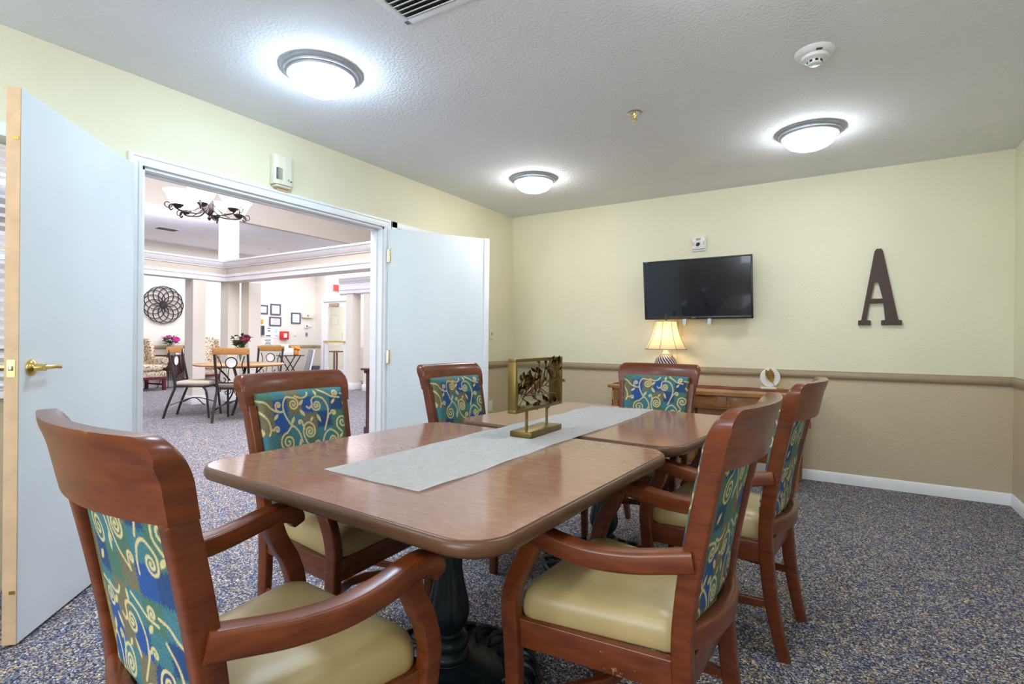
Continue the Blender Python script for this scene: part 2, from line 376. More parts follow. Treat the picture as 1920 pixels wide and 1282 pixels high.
link('astragal', BOX(L2_-.045, L2_+.002, -.012, 0, .012, 1.975, bev=.003), 'trim_white', d2)
for z in (1.76, .96, .2):
    hg = link('hinge', BOX((-.004, .003, -.006, .008, z-.05, z+.05)), 'brass', d2)
    link('hinge_knuckle', LATHE([(.0065, z-.054), (.0065, z-.018)], 10, (-.004, -.008, 0)), 'brass', hg); link('hinge_knuckle', LATHE([(.0065, z-.016), (.0065, z+.016)], 10, (-.004, -.008, 0)), 'brass', hg); link('hinge_knuckle', LATHE([(.0065, z+.018), (.0065, z+.054)], 10, (-.004, -.008, 0)), 'brass', hg)
    pl = link('hinge_plate', BOX(-.05, -.005, -.002, .001, z-.05, z+.05), 'steel', d2); pl.location = (0, -.0, 0); pl.rotation_euler = (0, 0, math.radians(-30))
# ---------------- window behind the door
win = empty('window_1', (0, 0, 0), 0, 'window with white horizontal blinds behind the open left door', None, None, 'structure')
bm = bmesh.new()
for bb in ((0, .018, WY0-.06, WY0, WZ0, WZ1+.06), (0, .018, WY1, WY1+.06, WZ0, WZ1+.06), (0, .018, WY0, WY1, WZ1, WZ1+.06), (-.02, .04, WY0-.07, WY1+.07, WZ0-.03, WZ0)): addbox(bm, *bb, bev=.003)
link('window_frame', from_bm(bm), 'trim_white', win)
link('pane', BOX(-.10, -.095, WY0, WY1, WZ0, WZ1), 'glass', win)
sl = BOX(-.022, .022, WY0+.01, WY1-.01, -.001, .001)
for k in range(26):
    o = link('slat', sl, 'slat_white', win); o.location = (-.04, 0, WZ0+.03+k*.041); o.rotation_euler = (0, math.radians(28), 0)

# ================================================================== LOBBY SHELL
XW = -9.6; YB = 4.72; ZC = 3.18; XA = -6.04; ZA = 4.3
def lw(name, f, label):
    o = struct(name, f(.88, 4.4), 'lobby_cream', label); struct('lower_panel', f(0, .88), 'lobby_tan', 'tan lower lobby wall', o); return o
lw('wall_lobby_far', lambda a_, b_: BOX(XW-.1, XW, -5.2, YB+.1, a_, b_), 'cream far wall of the lobby with the round metal medallion')
DX0, DX1, DZ = -9.2, -8.25, 2.12
lw('wall_lobby_end', lambda a_, b_: BOX(*([(XW-.1, DX0, YB, YB+.1, a_, b_), (DX1, 0, YB, YB+.1, a_, b_)] + ([(DX0, DX1, YB, YB+.1, max(a_, DZ), b_)] if b_ > 1 else []))), 'beige lobby wall holding the glazed door')
if True:   # wall piece beside the door below the header is part of the run above
    struct('wall_lobby_jamb', BOX((DX0-.0, DX0+.001, YB, YB+.1, .88, DZ)), 'lobby_cream')
lw('wall_lobby_near', lambda a_, b_: BOX(XW-.1, -TH, -5.3, -5.2, a_, b_), 'cream lobby wall out of sight to the left')
lw('wall_lobby_return', lambda a_, b_: BOX(-TH-.001, -.0, 0.1, YB+.1, a_, b_), 'cream lobby wall beyond the corner')
struct('wall_lobby_upper', BOX(-TH, -.0, -5.3, YB, H+.12, 4.4), 'lobby_cream', 'upper lobby wall above the dining room')
struct('ceiling_lobby', BOX(XW, XA-.12, -5.2, YB, ZC, ZC+.1), 'lobby_ceiling', 'pale ceiling over the lobby aisle')
struct('wall_lobby_clerestory', BOX(XA-.12, XA, -5.2, YB, ZC+.0, ZA+.05), 'lobby_tan', 'beige band wall above the lobby aisle ceiling')
struct('ceiling_atrium', BOX(XA, 0, -5.3, YB, ZA, ZA+.1), 'lobby_ceiling', 'high pale ceiling over the middle of the lobby')
LR = [(0, -.04), (.012, -.04), (.025, -.01), (.025, .01), (.012, .04), (0, .04)]
struct('trim_8', profile_run(LR, (XW, -5.2, .88), (XW, YB, .88), (1, 0, 0)), 'rail_tan', 'tan chair rail on the far lobby wall')
struct('trim_9', profile_run(LR, (XW, YB, .88), (DX0-.06, YB, .88), (0, -1, 0)), 'rail_tan', 'tan chair rail beside the glazed door')
LB = [(0, 0), (.018, 0), (.018, .10), (.006, .13), (0, .13)]
struct('baseboard_lobby_far', profile_run(LB, (XW, -5.2, 0), (XW, YB, 0), (1, 0, 0)), 'lobby_trim', 'white baseboard of the far lobby wall')
struct('baseboard_lobby_end', profile_run(LB, (XW, YB, 0), (DX0-.06, YB, 0), (0, -1, 0)), 'lobby_trim', 'white baseboard beside the glazed door')
# entablature: L-shaped beam, inner faces at x=-5.87 and y=.10
EP = [(0, 2.06), (.0, 2.40), (.10, 2.40), (.10, 2.375), (.085, 2.365), (.07, 2.33), (.045, 2.30), (.03, 2.295), (.03, 2.28), (.012, 2.275), (.012, 2.18), (.03, 2.172), (.03, 2.135), (.015, 2.125), (.015, 2.06)]
def beam(name, prof, corner, a_end, b_end, depth, mat, label):
    """beam whose visible face runs a_end -> corner (facing +x) -> b_end (facing -y)"""
    bm = bmesh.new(); cx_, cy_ = corner
    full = [(-depth, prof[0][1]), (-depth, prof[1][1])] + list(prof[1:])
    def ring(kind):
        out = []
        for o_, z in full:
            if kind == 'a': out.append((cx_+o_, a_end, z))
            elif kind == 'c': out.append((cx_+o_, cy_-o_, z))
            else: out.append((b_end, cy_-o_, z))
        return [bm.verts.new(p) for p in out]
    R_ = ([ring('a')] if a_end is not None else []) + [ring('c'), ring('b')]; n = len(full)
    for A, B in zip(R_, R_[1:]):
        for j in range(n): bm.faces.new((A[j], A[(j+1) % n], B[(j+1) % n], B[j]))
    bm.faces.new(R_[0]); bm.faces.new(R_[-1])
    return struct(name, from_bm(bm, 25), mat, label)
beam('trim_10', EP, (-5.885, .115), -5.2, -.9, .26, 'lobby_trim', 'moulded lobby beam with crown, turning a corner on columns')
struct('trim_11', BOX((-5.90, -5.872, -5.2, .09, 2.182, 2.274), (-5.87, -.9, .101, .13, 2.182, 2.274)), 'lobby_tan', 'tan frieze band of the lobby beam')
beam('trim_12', [(a_, z+.02) for a_, z in EP], (-6.3, 2.84), None, -3.2, .30, 'lobby_trim', 'white moulded beam over the far paired columns')
def column(name, x0, x1, y0, y1, z1, label):
    e = empty(name, ((x0+x1)/2, (y0+y1)/2, 0), 0, label, None, None, 'structure')
    hx, hy = (x1-x0)/2, (y1-y0)/2
    link('shaft', BOX(-hx, hx, -hy, hy, .0, z1), 'lobby_cream', e)
    link('plinth', BOX(-hx-.02, hx+.02, -hy-.02, hy+.02, 0, .14, bev=.008), 'lobby_trim', e)
column('wall_column', -6.16, -5.90, -.41, -.21, 2.06, 'beige square lobby column nearest the wall medallion')
column('wall_column', -6.13, -5.90, .165, .37, 2.06, 'beige square corner column under the bend of the beam')
column('wall_column', -5.86, -5.63, .375, .60, 2.06, 'square column just behind the corner column')
struct('wall_post', BOX(-6.13, -5.93, .12, .37, 2.40, ZC), 'lobby_cream', 'short post rising from the beam corner to the ceiling')
column('wall_column', -6.08, -5.86, 2.85, 3.07, 2.1, 'pale square column left of the narrow gap near the glazed door')
column('wall_column', -5.52, -5.30, 2.85, 3.07, 2.1, 'pale square column right of the narrow gap near the glazed door')
# glazed door at far end
gd = empty('door_3', (DX0, YB, 0), 0, 'white glazed door with brass push bar at the end of the lobby', None, None, 'structure')
DW = DX1-DX0
link('door_frame', BOX((-.09, .0, -.03, .1, 0, DZ+.09), (DW, DW+.09, -.03, .1, 0, DZ+.09), (0, DW, -.03, .1, DZ, DZ+.09), bev=.004), 'lobby_trim', gd)
link('door_stile', BOX((.0, .15, .01, .06, .01, DZ), (DW-.15, DW, .01, .06, .01, DZ), (.15, DW-.15, .01, .06, DZ-.15, DZ), (.15, DW-.15, .01, .06, .01, .25)), 'lobby_trim', gd)
link('pane', BOX(.15, DW-.15, .03, .036, .25, DZ-.15), 'glass', gd)
link('push_bar', BOX(.03, DW-.03, -.05, -.02, 1.0, 1.04, bev=.005), 'brass', gd)
link('door_closer', BOX(.28, .62, -.07, -.0, DZ-.14, DZ-.05, bev=.006), 'rail_tan', gd)
struct('wall_vestibule', BOX((-12.3, -7.2, 7.0, 7.1, 0, 3), (-12.3, -7.2, YB+.1, 7.1, 2.9, 3), (-12.3, -12.2, YB+.1, 7.1, 0, 3), (-7.2, -7.1, YB+.1, 7.1, 0, 3)), 'lobby_cream', 'bright wall of the vestibule behind the glazed door')
area('vestibule_fill', (-9.4, 5.9, 2.85), 1.6, 90, (1, .98, .95))  # added area light, unseen, that brightens the vestibule

# ================================================================== CEILING FIXTURES
def dome_light(loc, kind, label):
    e = empty('ceiling_light', loc, 0, label, 'light', 'flush ceiling lights of the dining room')
    ring = link('rim', LATHE([(.10, 0), (.192, 0), (.195, -.006), (.190, -.014), (.180, -.016), (.178, -.024), (.165, -.027), (.163, -.036), (.148, -.042), (.140, -.040), (.140, -.02), (.10, -.01)], 48), 'nickel', e)
    link('glass_bowl', LATHE([(.147, -.036), (.146, -.05), (.138, -.068), (.118, -.088), (.085, -.103), (.045, -.112), (.0, -.114)], 40), 'dome_'+kind, e)
    link('finial', LATHE([(0, -.112), (.009, -.113), (.010, -.119), (.006, -.125), (0, -.127)], 12), 'nickel', e)
    return e
dome_light((.852, -3.155, H), 'cold', 'large bright ceiling dome light nearest, above the double doorway')
dome_light((.895, -1.10, H), 'white', 'small-looking ceiling dome light near the far left corner')
dome_light((2.885, -1.05, H), 'cool', 'ceiling dome light at the right above the letter A')
dome_light((2.885, -3.155, H), 'cool', 'added ceiling dome light overhead out of view')  # unseen lamp added for more light in the room
dome_light((.87, -5.2, H), 'cool', 'added ceiling dome light behind the viewer on the doorway side')  # added lamp, never in view, lights the chair backs
dome_light((2.885, -5.2, H), 'cool', 'added ceiling dome light behind the viewer on the right side')  # its added twin on the right, also for the chair backs
# smoke detector
e = empty('smoke_detector', (2.955, -2.085, H), .3, 'round white smoke detector on the ceiling', 'detector')
link('base_plate', LATHE([(.0, 0), (.082, 0), (.084, -.006), (.072, -.02), (.058, -.024), (.0, -.024)], 32), 'plastic_white', e)
link('sensor_body', LATHE([(.056, -.024), (.052, -.036), (.034, -.042), (.030, -.044), (.030, -.056), (.026, -.060), (0, -.060)], 28), 'plastic_white', e)
for k in range(8):
    o = link('sensor_slot', BOX(.026, .0315, -.006, .006, -.054, -.045), 'black_plastic', e); o.rotation_euler = (0, 0, k*PI/4)
link('print_label', BOX(-.012, .012, -.074, -.062, -.0235, -.0195), 'ink', e)
# sprinkler
def sprinkler(loc, label, grp=None):
    e = empty('sprinkler', loc, .4, label, 'sprinkler', grp); e.scale = (1.3, 1.3, 1.3)
    link('escutcheon', LATHE([(.014, -.002), (.020, -.003), (.034, -.002), (.036, 0), (.014, 0)], 24), 'steel', e)
    link('sprinkler_head', LATHE([(.0, -.0), (.008, -.0), (.008, -.012), (.004, -.016), (.004, -.03), (.014, -.032), (.014, -.034), (0, -.035)], 12), 'brass', e)
sprinkler((2.03, -1.885, H), 'small chrome sprinkler head on the dining room ceiling')
# ceiling vent
e = empty('ceiling_vent', (1.70, -3.43, H), math.radians(2), 'white louvred air vent at the top edge of the ceiling', 'vent')
vw, vd = .19, .21
link('frame', BOX((-vw, vw, -vd, -vd+.028, -.009, 0), (-vw, vw, vd-.028, vd, -.009, 0), (-vw, -vw+.028, -vd, vd, -.009, 0), (vw-.028, vw, -vd, vd, -.009, 0), bev=.002), 'trim_white', e)
link('duct', BOX(-vw+.02, vw-.02, -vd+.02, vd-.02, -.002, -.0005), 'black_plastic', e)
lv_ = BOX(-.155, .09, -.012, .012, -.001, .001); lv2 = BOX(-.012, .012, -.18, .18, -.001, .001)
for k in range(14):
    o = link('louvre', lv_, 'trim_white', e); o.location = (0, -.172+k*.0265, -.008); o.rotation_euler = (math.radians(32), 0, 0)
for k in range(3):
    o = link('louvre', lv2, 'trim_white', e); o.location = (.105+k*.022, 0, -.007); o.rotation_euler = (0, math.radians(50), 0)

# ================================================================== WALL THINGS
# chime box above the doorway
e = empty('door_chime', (.0, -2.815, 2.16), 0, 'cream plastic chime box with louvred grille above the doorway', 'chime')
link('housing', PRISM([(-.07, 0), (-.07, .045), (-.045, .058), (.0, .062), (.045, .058), (.07, .045), (.07, 0)], -.085, .10, .004, 'z'), 'plastic_cream', e).rotation_euler = (0, 0, -PI/2)
link('lower_lip', BOX(.0, .05, -.055, .055, -.10, -.085, bev=.008), 'plastic_cream', e)
gs = BOX(.0545, .0605, -.058, -.012, -.0012, .0012)
for k in range(12): o = link('grille_slot', gs, 'black_plastic', e); o.location = (.0, 0, -.055+k*.0062)
link('bracket', BOX(0, .025, -.03, .045, -.118, -.10), 'raw_wood', e)
link('print_mark', BOX((.056, .0606, .022, .026, -.058, -.044), (.056, .0603, .018, .030, -.047, -.044), (.054, .0595, .036, .050, -.058, -.050)), 'ink', e)
# switch and outlet on left wall
def plate(name, loc, rz, lab, cat, kind):
    e = empty(name, loc, rz, lab, cat)
    link('cover_plate', BOX(-.036, .036, -.006, 0, -.058, .058, bev=.003), 'plastic_cream', e)
    if kind == 'switch': link('toggle', BOX(-.006, .006, -.016, -.005, -.012, .012, bev=.002), 'plastic_grey', e)
    else:
        for z in (-.024, .024): link('socket', BOX(-.016, .016, -.009, -.005, z-.014, z+.014, bev=.003), 'plastic_cream', e)
plate('light_switch', (.0, -.40, 1.165), PI/2, 'cream light switch beside the right door leaf', 'switch', 'switch')
plate('power_outlet', (.0, -.41, .42), PI/2, 'cream power outlet low on the left wall', 'outlet', 'outlet')
# letter A
A_out = [(3.170, 1.240), (3.170, 1.275), (3.190, 1.278), (3.270, 1.80), (3.282, 1.818), (3.312, 1.818), (3.322, 1.80), (3.420, 1.278), (3.442, 1.275), (3.442, 1.240), (3.315, 1.240), (3.315, 1.275), (3.340, 1.278), (3.328, 1.405), (3.241, 1.405), (3.224, 1.278), (3.250, 1.275), (3.250, 1.240)]
A_hole = [(3.2495, 1.44), (3.3245, 1.44), (3.297, 1.560), (3.288, 1.566), (3.277, 1.566), (3.270, 1.560)]
bm = bmesh.new()
def ring_v(pts, y): return [bm.verts.new((x-.0, y, z)) for x, z in pts]
for y in (-.004, -.026):
    o_ = ring_v(A_out, y); h_ = ring_v(A_hole, y)
    es = [bm.edges.new((o_[i], o_[(i+1) % len(o_)])) for i in range(len(o_))] + [bm.edges.new((h_[i], h_[(i+1) % len(h_)])) for i in range(len(h_))]
    bmesh.ops.triangle_fill(bm, use_beauty=True, use_dissolve=False, edges=es)
    if y == -.004: O1, H1 = o_, h_
    else:
        for P_, Q_ in ((O1, o_), (H1, h_)):
            for i in range(len(P_)): bm.faces.new((P_[i], P_[(i+1) % len(P_)], Q_[(i+1) % len(Q_)], Q_[i]))
tag(link('letter_sign', from_bm(bm, 30), 'dark_brown'), 'dark brown letter A hanging on the cream wall', 'letter')
# alarm over the television
e = empty('wall_alarm', (1.978, 0, 1.975), 0, 'white wall alarm with red lettering above the television', 'alarm')
link('back_box', BOX(-.062, .062, -.02, 0, -.064, .064, bev=.004), 'plastic_white', e)
link('horn_body', BOX(-.056, .056, -.042, -.02, -.050, .058, bev=.01), 'plastic_white', e)
o = link('speaker_grille', LATHE([(.0, 0), (.027, 0), (.029, .004), (.0, .005)], 24), 'plastic_grey', e); o.location = (-.004, -.042, -.006); o.rotation_euler = (PI/2, 0, 0)
for k in range(3):
    o = link('grille_ring', LATHE([(.008+k*.008, 0), (.011+k*.008, 0), (.011+k*.008, .003), (.008+k*.008, .003)], 20), 'plastic_white', e); o.location = (-.004, -.045, -.006); o.rotation_euler = (PI/2, 0, 0)
def text(name, s, size, loc, rot, mat, parent, depth=.0005, align='CENTER'):
    cu = bpy.data.curves.new('t', 'FONT'); cu.body = s; cu.size = size; cu.extrude = depth; cu.align_x = align; cu.align_y = 'CENTER'
    t = bpy.data.objects.new('t', cu); COL.objects.link(t); dg = bpy.context.evaluated_depsgraph_get(); me = bpy.data.meshes.new_from_object(t.evaluated_get(dg)); bpy.data.objects.remove(t)
    o = link(name, me, mat, parent); o.location = loc; o.rotation_euler = rot; return o
for sx in (-.046, .043): text('red_lettering', 'FIRE', .019, (sx, -.0425, .0), (PI/2, PI/2, 0), 'lettering_red', e)
link('indicator_window', BOX(-.02, .02, -.044, -.041, .028, .046, bev=.002), 'plastic_grey', e)
# television
tv = empty('television', (1.985, -.150, 1.562), math.radians(-1.0), 'black flat television tilted forward on the back wall', 'television')
tl = math.radians(8)
def tvp(name, me, mat, par=None):
    o = link(name, me, mat, par or tv); o.rotation_euler = (tl, 0, 0) if par is None else (0, 0, 0); return o
hw, hh = .458, .263
bz = tvp('bezel', BOX((-hw, hw, -.018, .012, -hh, -hh+.026), (-hw, hw, -.018, .012, hh-.013, hh), (-hw, -hw+.013, -.018, .012, -hh, hh), (hw-.013, hw, -.018, .012, -hh, hh), bev=.0025), 'black_plastic')
tvp('display_panel', BOX(-hw+.012, hw-.012, -.014, .0, -hh+.024, hh-.012), 'screen')
tvp('rear_housing', BOX(-hw+.06, hw-.06, .0, .045, -hh+.05, hh-.05, bev=.015), 'black_plastic')
text('brand_mark', 'SONY', .014, (-.02, -.0186, -hh+.013), (PI/2, 0, 0), 'steel', bz)
text('model_mark', 'BRAVIA', .009, (-hw+.035, -.0186, hh-.0065), (PI/2, 0, 0), 'steel', bz)
link('wall_bracket', BOX((-.11, -.08, .03, .140, -.24, .2), (.10, .13, .03, .140, -.24, .2), (-.2, .22, .115, .140, -.05, .07), bev=.003), 'dark_metal', tv)
for sx in (-.095, .115): o = link('bracket_foot', BOX(sx-.014, sx+.014, .0, .03, -.315, -.26), 'nickel', tv)
bm = bmesh.new()
addsweep(bm, smoothpath([(-.16, .06, -.26), (-.165, .05, -.36), (-.15, .05, -.44), (-.13, .06, -.36), (-.125, .06, -.26)], 6), csec(.0025, 6)); addsweep(bm, smoothpath([(-.185, .10, -.2), (-.19, .12, -.45), (-.19, .12, -.62), (-.19, .12, -.79)], 6), csec(.003, 6))
link('cable', from_bm(bm), 'raw_wood', tv)
# outlet with adapter under the TV is hidden by the lamp

# ================================================================== SIDEBOARD
sb = empty('sideboard', (2.09, -.03, 0), 0, 'oak bow-front sideboard against the back wall', 'sideboard')
def bow(hw_, d0, d1, n=24):
    pts = [(-hw_, 0), (-hw_, -d0)]
    for k in range(1, n): s_ = -1+2*k/n; pts.append((hw_*s_, -d0-(d1-d0)*(1-s_*s_)))
    return pts + [(hw_, -d0), (hw_, 0)]
link('top', PRISM(bow(.765, .49, .655), .695, .72, .006), 'oak', sb)
link('apron', PRISM(bow(.725, .45, .610), .59, .695), 'oak', sb)
for i, (s0, s1) in enumerate(((-.95, -.36), (-.33, .33), (.36, .95))):
    pts = []; back = []
    for k in range(9):
        s_ = s0+(s1-s0)*k/8; yv = -.45-.16*(1-s_*s_); pts.append((.725*s_, yv-.012)); back.append((.725*s_, yv+.005))
    dr = link('drawer', PRISM(pts+back[::-1], .607, .683, .002), 'oak', sb)
    s_ = (s0+s1)/2; kb = link('knob', LATHE([(0, 0), (.006, 0), (.006, .01), (.013, .016), (.011, .024), (0, .026)], 14), 'brass', dr); kb.location = (.725*s_, -.45-.16*(1-s_*s_)-.012, .645); kb.rotation_euler = (PI/2, 0, 0)
link('cabinet_body', BOX(-.33, .33, -.50, -.02, .13, .59, bev=.004), 'oak', sb)
for sx in (-1, 1):
    dr = link('cabinet_door', BOX(min(sx*.01, sx*.32), max(sx*.01, sx*.32), -.518, -.50, .15, .58, bev=.004), 'oak', sb)
    link('raised_panel', BOX(min(sx*.05, sx*.28), max(sx*.05, sx*.28), -.526, -.516, .20, .53, bev=.006), 'oak', dr)
for sx in (-1, 1):
    for yv in (-.43, -.05):
        link('leg', SWEEP([(sx*.70, yv, .60), (sx*.70, yv, .45), (sx*.70, yv, .2), (sx*.70, yv, 0)], rsec(.045, .045, .006), side=(1, 0, 0), scales=[1, 1, .8, .6]), 'oak', sb)
    for yv in (-.46, -.06): link('leg', SWEEP([(sx*.30, yv, .14), (sx*.30, yv, .07), (sx*.31, yv, 0)], rsec(.06, .06, .008), side=(1, 0, 0), scales=[1, .8, .65]), 'oak', sb)
# red runner with tassels
rn = empty('table_scarf', (2.09, -.03, .72), 0, 'rust red scarf with tassels lying along the sideboard', 'scarf')
bm = bmesh.new(); nx = 70; rows = []
for i in range(nx+1):
    x = -.79+1.58*i/nx; r_ = []
    for yv in (-.06, -.16, -.27, -.36):
        zz = .003+.0016*math.sin(x*31+yv*20); 
        if abs(x) > .768: zz = -(.005+(abs(x)-.768)*2.6)
        xx = math.copysign(min(abs(x), .770), x); w_ = 1 if abs(x) < .6 else 1-.0*(abs(x)-.6)
        r_.append(bm.verts.new((xx, yv*w_+.004*math.sin(x*23), zz)))
    rows.append(r_)
for A, B in zip(rows, rows[1:]):
    for j in range(3): bm.faces.new((A[j], A[j+1], B[j+1], B[j]))
bmesh.ops.solidify(bm, geom=bm.faces[:], thickness=.002); link('cloth', from_bm(bm), 'runner_red', rn)
for sx, yv, drop in ((-1, -.34, -.06), (1, -.3, -.06)):
    t = link('tassel', SWEEP(smoothpath([(sx*.772, yv, drop+.04), (sx*.776, yv-.003, drop-.03), (sx*.774, yv, drop-.09)], 4), csec(.003, 6)), 'tassel_red', rn)
    link('tassel_fringe', LATHE([(0, drop-.08), (.009, drop-.09), (.006, drop-.105), (.010, drop-.17), (.012, drop-.2), (0, drop-.2)], 10, (sx*.774, yv, 0)), 'tassel_red', t)
# table lamp
lp = empty('table_lamp', (1.757, -.25, .7255), 0, 'lit table lamp with ribbed bell shade and striped ceramic base', 'lamp')
link('lamp_base', LATHE([(0, 0), (.06, 0), (.062, .015), (.048, .026), (.044, .06), (.05, .09), (.078, .12), (.094, .155), (.096, .185), (.086, .222), (.058, .252), (.032, .264), (.0, .265)], 40), 'striped_ceramic', lp)
link('neck', LATHE([(.03, .262), (.034, .268), (.03, .276), (.022, .282), (.02, .30), (.012, .305), (.012, .36), (0, .36)], 20), 'plastic_white', lp)
shp = [(.182, .308), (.172, .318), (.148, .36), (.126, .41), (.108, .46), (.097, .51), (.092, .552)]
bm = bmesh.new(); n = 48
def shr(k): return 1-.025*abs(math.sin(PI*8*k/n))
for dr_ in (0, -.0025):
    rr = [[bm.verts.new(((r_+dr_)*shr(k)*math.cos(2*PI*k/n), (r_+dr_)*shr(k)*math.sin(2*PI*k/n), z)) for k in range(n)] for r_, z in shp]
    for A, B in zip(rr, rr[1:]):
        for k in range(n): bm.faces.new((A[k], A[(k+1) % n], B[(k+1) % n], B[k]))
sh = link('lamp_shade', from_bm(bm), 'lamp_fabric', lp)
for k in range(8):
    a_ = 2*PI*k/8; link('shade_rib', SWEEP([((r_+.002)*math.cos(a_), (r_+.002)*math.sin(a_), z) for r_, z in shp], csec(.0028, 6)), 'rail_tan', sh)
link('shade_rim', SWEEP([(.182*shr(k)*math.cos(2*PI*k/n), .182*shr(k)*math.sin(2*PI*k/n), .308) for k in range(n)], csec(.004, 6), closed=True), 'rail_tan', sh)
link('shade_rim', SWEEP([(.092*shr(k)*math.cos(2*PI*k/n), .092*shr(k)*math.sin(2*PI*k/n), .552) for k in range(n)], csec(.004, 6), closed=True), 'rail_tan', sh)
link('bulb', LATHE([(0, .36), (.014, .36), (.016, .38), (.03, .42), (.03, .44), (.018, .465), (0, .47)], 16), 'bulb_warm', lp)
link('harp', SWEEP(smoothpath([(.012, 0, .35), (.05, 0, .41), (.045, 0, .50), (0, 0, .565), (-.045, 0, .50), (-.05, 0, .41), (-.012, 0, .35)], 4), csec(.002, 6)), 'brass', lp)
link('finial', LATHE([(0, .56), (.008, .562), (.010, .575), (.006, .585), (.009, .595), (.014, .605), (.008, .618), (0, .622)], 14), 'dark_metal', lp)
bm = bmesh.new(); addsweep(bm, [(.06, -.02, .40), (.062, -.022, .26)], csec(.0015, 5)); addlathe(bm, [(0, .235), (.005, .24), (.007, .25), (.003, .262), (0, .263)], 8, (.062, -.022, 0)); link('pull_chain', from_bm(bm), 'brass', lp)
# leaf plaque
pq = empty('leaf_plaque', (2.585, -.15, .7235), math.radians(20), 'round white plaque with a gold leaf on a small stand', 'ornament')
link('stand', BOX(-.082, .082, -.03, .03, 0, .018, bev=.003), 'plastic_cream', pq)
o = link('disc', LATHE([(0, -.006), (.074, -.006), (.077, 0), (.074, .006), (0, .006)], 36), 'marble', pq); o.location = (-.01, .0, .094); o.rotation_euler = (PI/2+.1, 0, 0)
lf = empty; bm = bmesh.new()
for sgn in (-1, 1):
    for k in range(6):
        t0 = k/6; wv = .036*math.sin(PI*(.18+.72*t0)); 
        p = [Vector((0, -.05+.10*t0, 0)), Vector((sgn*wv, -.045+.10*t0+.018, .004)), Vector((sgn*wv*.75, -.045+.10*t0+.032, .003)), Vector((0, -.05+.10*(t0+.12), 0))]
        vv = [bm.verts.new(q) for q in p]; bm.faces.new(vv)
bmesh.ops.solidify(bm, geom=bm.faces[:], thickness=.003); addsweep(bm, smoothpath([(.012, -.085, 0), (.004, -.06, .002), (0, 0, .004), (0, .055, .002)], 4), csec(.0025, 6))
o = link('gold_leaf', from_bm(bm), 'gold_leaf', pq); o.location = (-.01, -.014, .098); o.rotation_euler = (PI/2, math.radians(-18), 0)
link('stand_end', BOX(.03, .084, -.032, -.029, .001, .018), 'gold_leaf', pq)

# ================================================================== DINING TABLES
def table(cx_, cy_, w_, d_, th, label, col_dx=0):
    e = empty('dining_table', (cx_, cy_, 0), math.radians(th), label, 'table', 'square dining tables pushed together')
    r_ = .105; rings = []
    for ins, z in ((.014, .684), (.005, .686), (0, .695), (0, .708), (.004, .716), (.010, .7185)):
        rings.append([(x, y, z) for x, y in rrect(w_-2*ins, d_-2*ins, r_-ins, 8)])
    link('edge_band', rings_mesh(rings), 'edge_brown', e)
    link('tabletop', PRISM(rrect(w_-.022, d_-.022, r_-.011, 8), .7175, .7200), 'laminate', e)
    link('underside', PRISM(rrect(w_-.06, d_-.06, r_-.03, 6), .675, .685), 'black_plastic', e)
    link('spider_bracket', BOX((-.32, .32, -.02, .02, .655, .676), (-.02, .02, -.32, .32, .655, .676), bev=.004), 'cast_iron', e)
    fl = lambda k, z: 1+.05*math.cos(2*PI*12*k)
    leaf = lambda k, z: 1+(.10 if z > .2 else .05)*abs(math.sin(2*PI*5*k))*(1 if z < .32 else .4)
    col = link('column', LATHE([(.03, .66), (.042, .655), (.042, .37)], 48, mod=fl), 'cast_iron', e)
    link('leaf_bulb', LATHE([(.040, .385), (.042, .36), (.047, .31), (.058, .26), (.064, .222), (.060, .192), (.046, .168), (.038, .158), (.042, .15)], 60, mod=leaf), 'cast_iron', col)
    link('collar', LATHE([(.042, .152), (.050, .150), (.062, .140), (.066, .125), (.062, .112), (.054, .106), (.058, .102), (.066, .092), (.068, .082), (.060, .070), (.062, .064)], 40), 'cast_iron', col)
    base = link('base', LATHE([(.06, .068), (.085, .058), (.11, .052), (.135, .040), (.15, .034), (.17, .030), (.19, .022), (.285, .022), (.298, .016), (.30, .0), (0, 0)], 64), 'cast_iron', e)
    path = [Vector((.0, 0, 0))]
    sw = SWEEP(smoothpath([(.185, 0, .026), (.21, .02, .036), (.245, .025, .040), (.275, .008, .034), (.287, -.02, .026)], 4), csec(.0095, 6), scales=[.5+.5*math.sin(PI*min(1, (k+1)/18)) for k in range(17)])
    for k in range(22):
        o = link('scroll_ridge', sw, 'cast_iron', base); o.rotation_euler = (0, 0, 2*PI*k/22)
    link('rim_bead', SWEEP([(.292*math.cos(2*PI*k/64), .292*math.sin(2*PI*k/64), .022) for k in range(64)], csec(.008, 6), closed=True), 'cast_iron', base)
    return e
table(1.999, -3.530, 1.114, 1.082, -2.4, 'nearer square wooden dining table on an iron pedestal')
table(2.088, -2.440, 1.09, .995, -5.3, 'farther square wooden dining table on an iron pedestal')
# linen runner
bm = bmesh.new(); rows = []; nl, nw = 90, 14
Rl0, Rr0, Rl1, Rr1 = Vector((1.818, -3.878)), Vector((2.187, -3.892)), Vector((1.852, -2.045)), Vector((2.196, -1.985))
for i in range(nl+1):
    t = i/nl; a_ = Rl0.lerp(Rl1, t); b_ = Rr0.lerp(Rr1, t); r_ = []
    a_ = a_+Vector((.006*math.sin(t*11), 0)); b_ = b_+Vector((.008*math.sin(t*9+1)+.012*math.sin(PI*t), 0))
    for j in range(nw+1):
        s_ = j/nw; p = a_.lerp(b_, s_); zz = .7222+.0011*(1+math.sin(p.y*23+p.x*9)*math.cos(p.x*31))
        if j in (0, nw) : zz += .0012*(1+math.sin(t*37))
        r_.append(bm.verts.new((p.x, p.y, zz)))
    rows.append(r_)
for A, B in zip(rows, rows[1:]):
    for j in range(nw): bm.faces.new((A[j], A[j+1], B[j+1], B[j]))
bmesh.ops.solidify(bm, geom=bm.faces[:], thickness=-.0022)
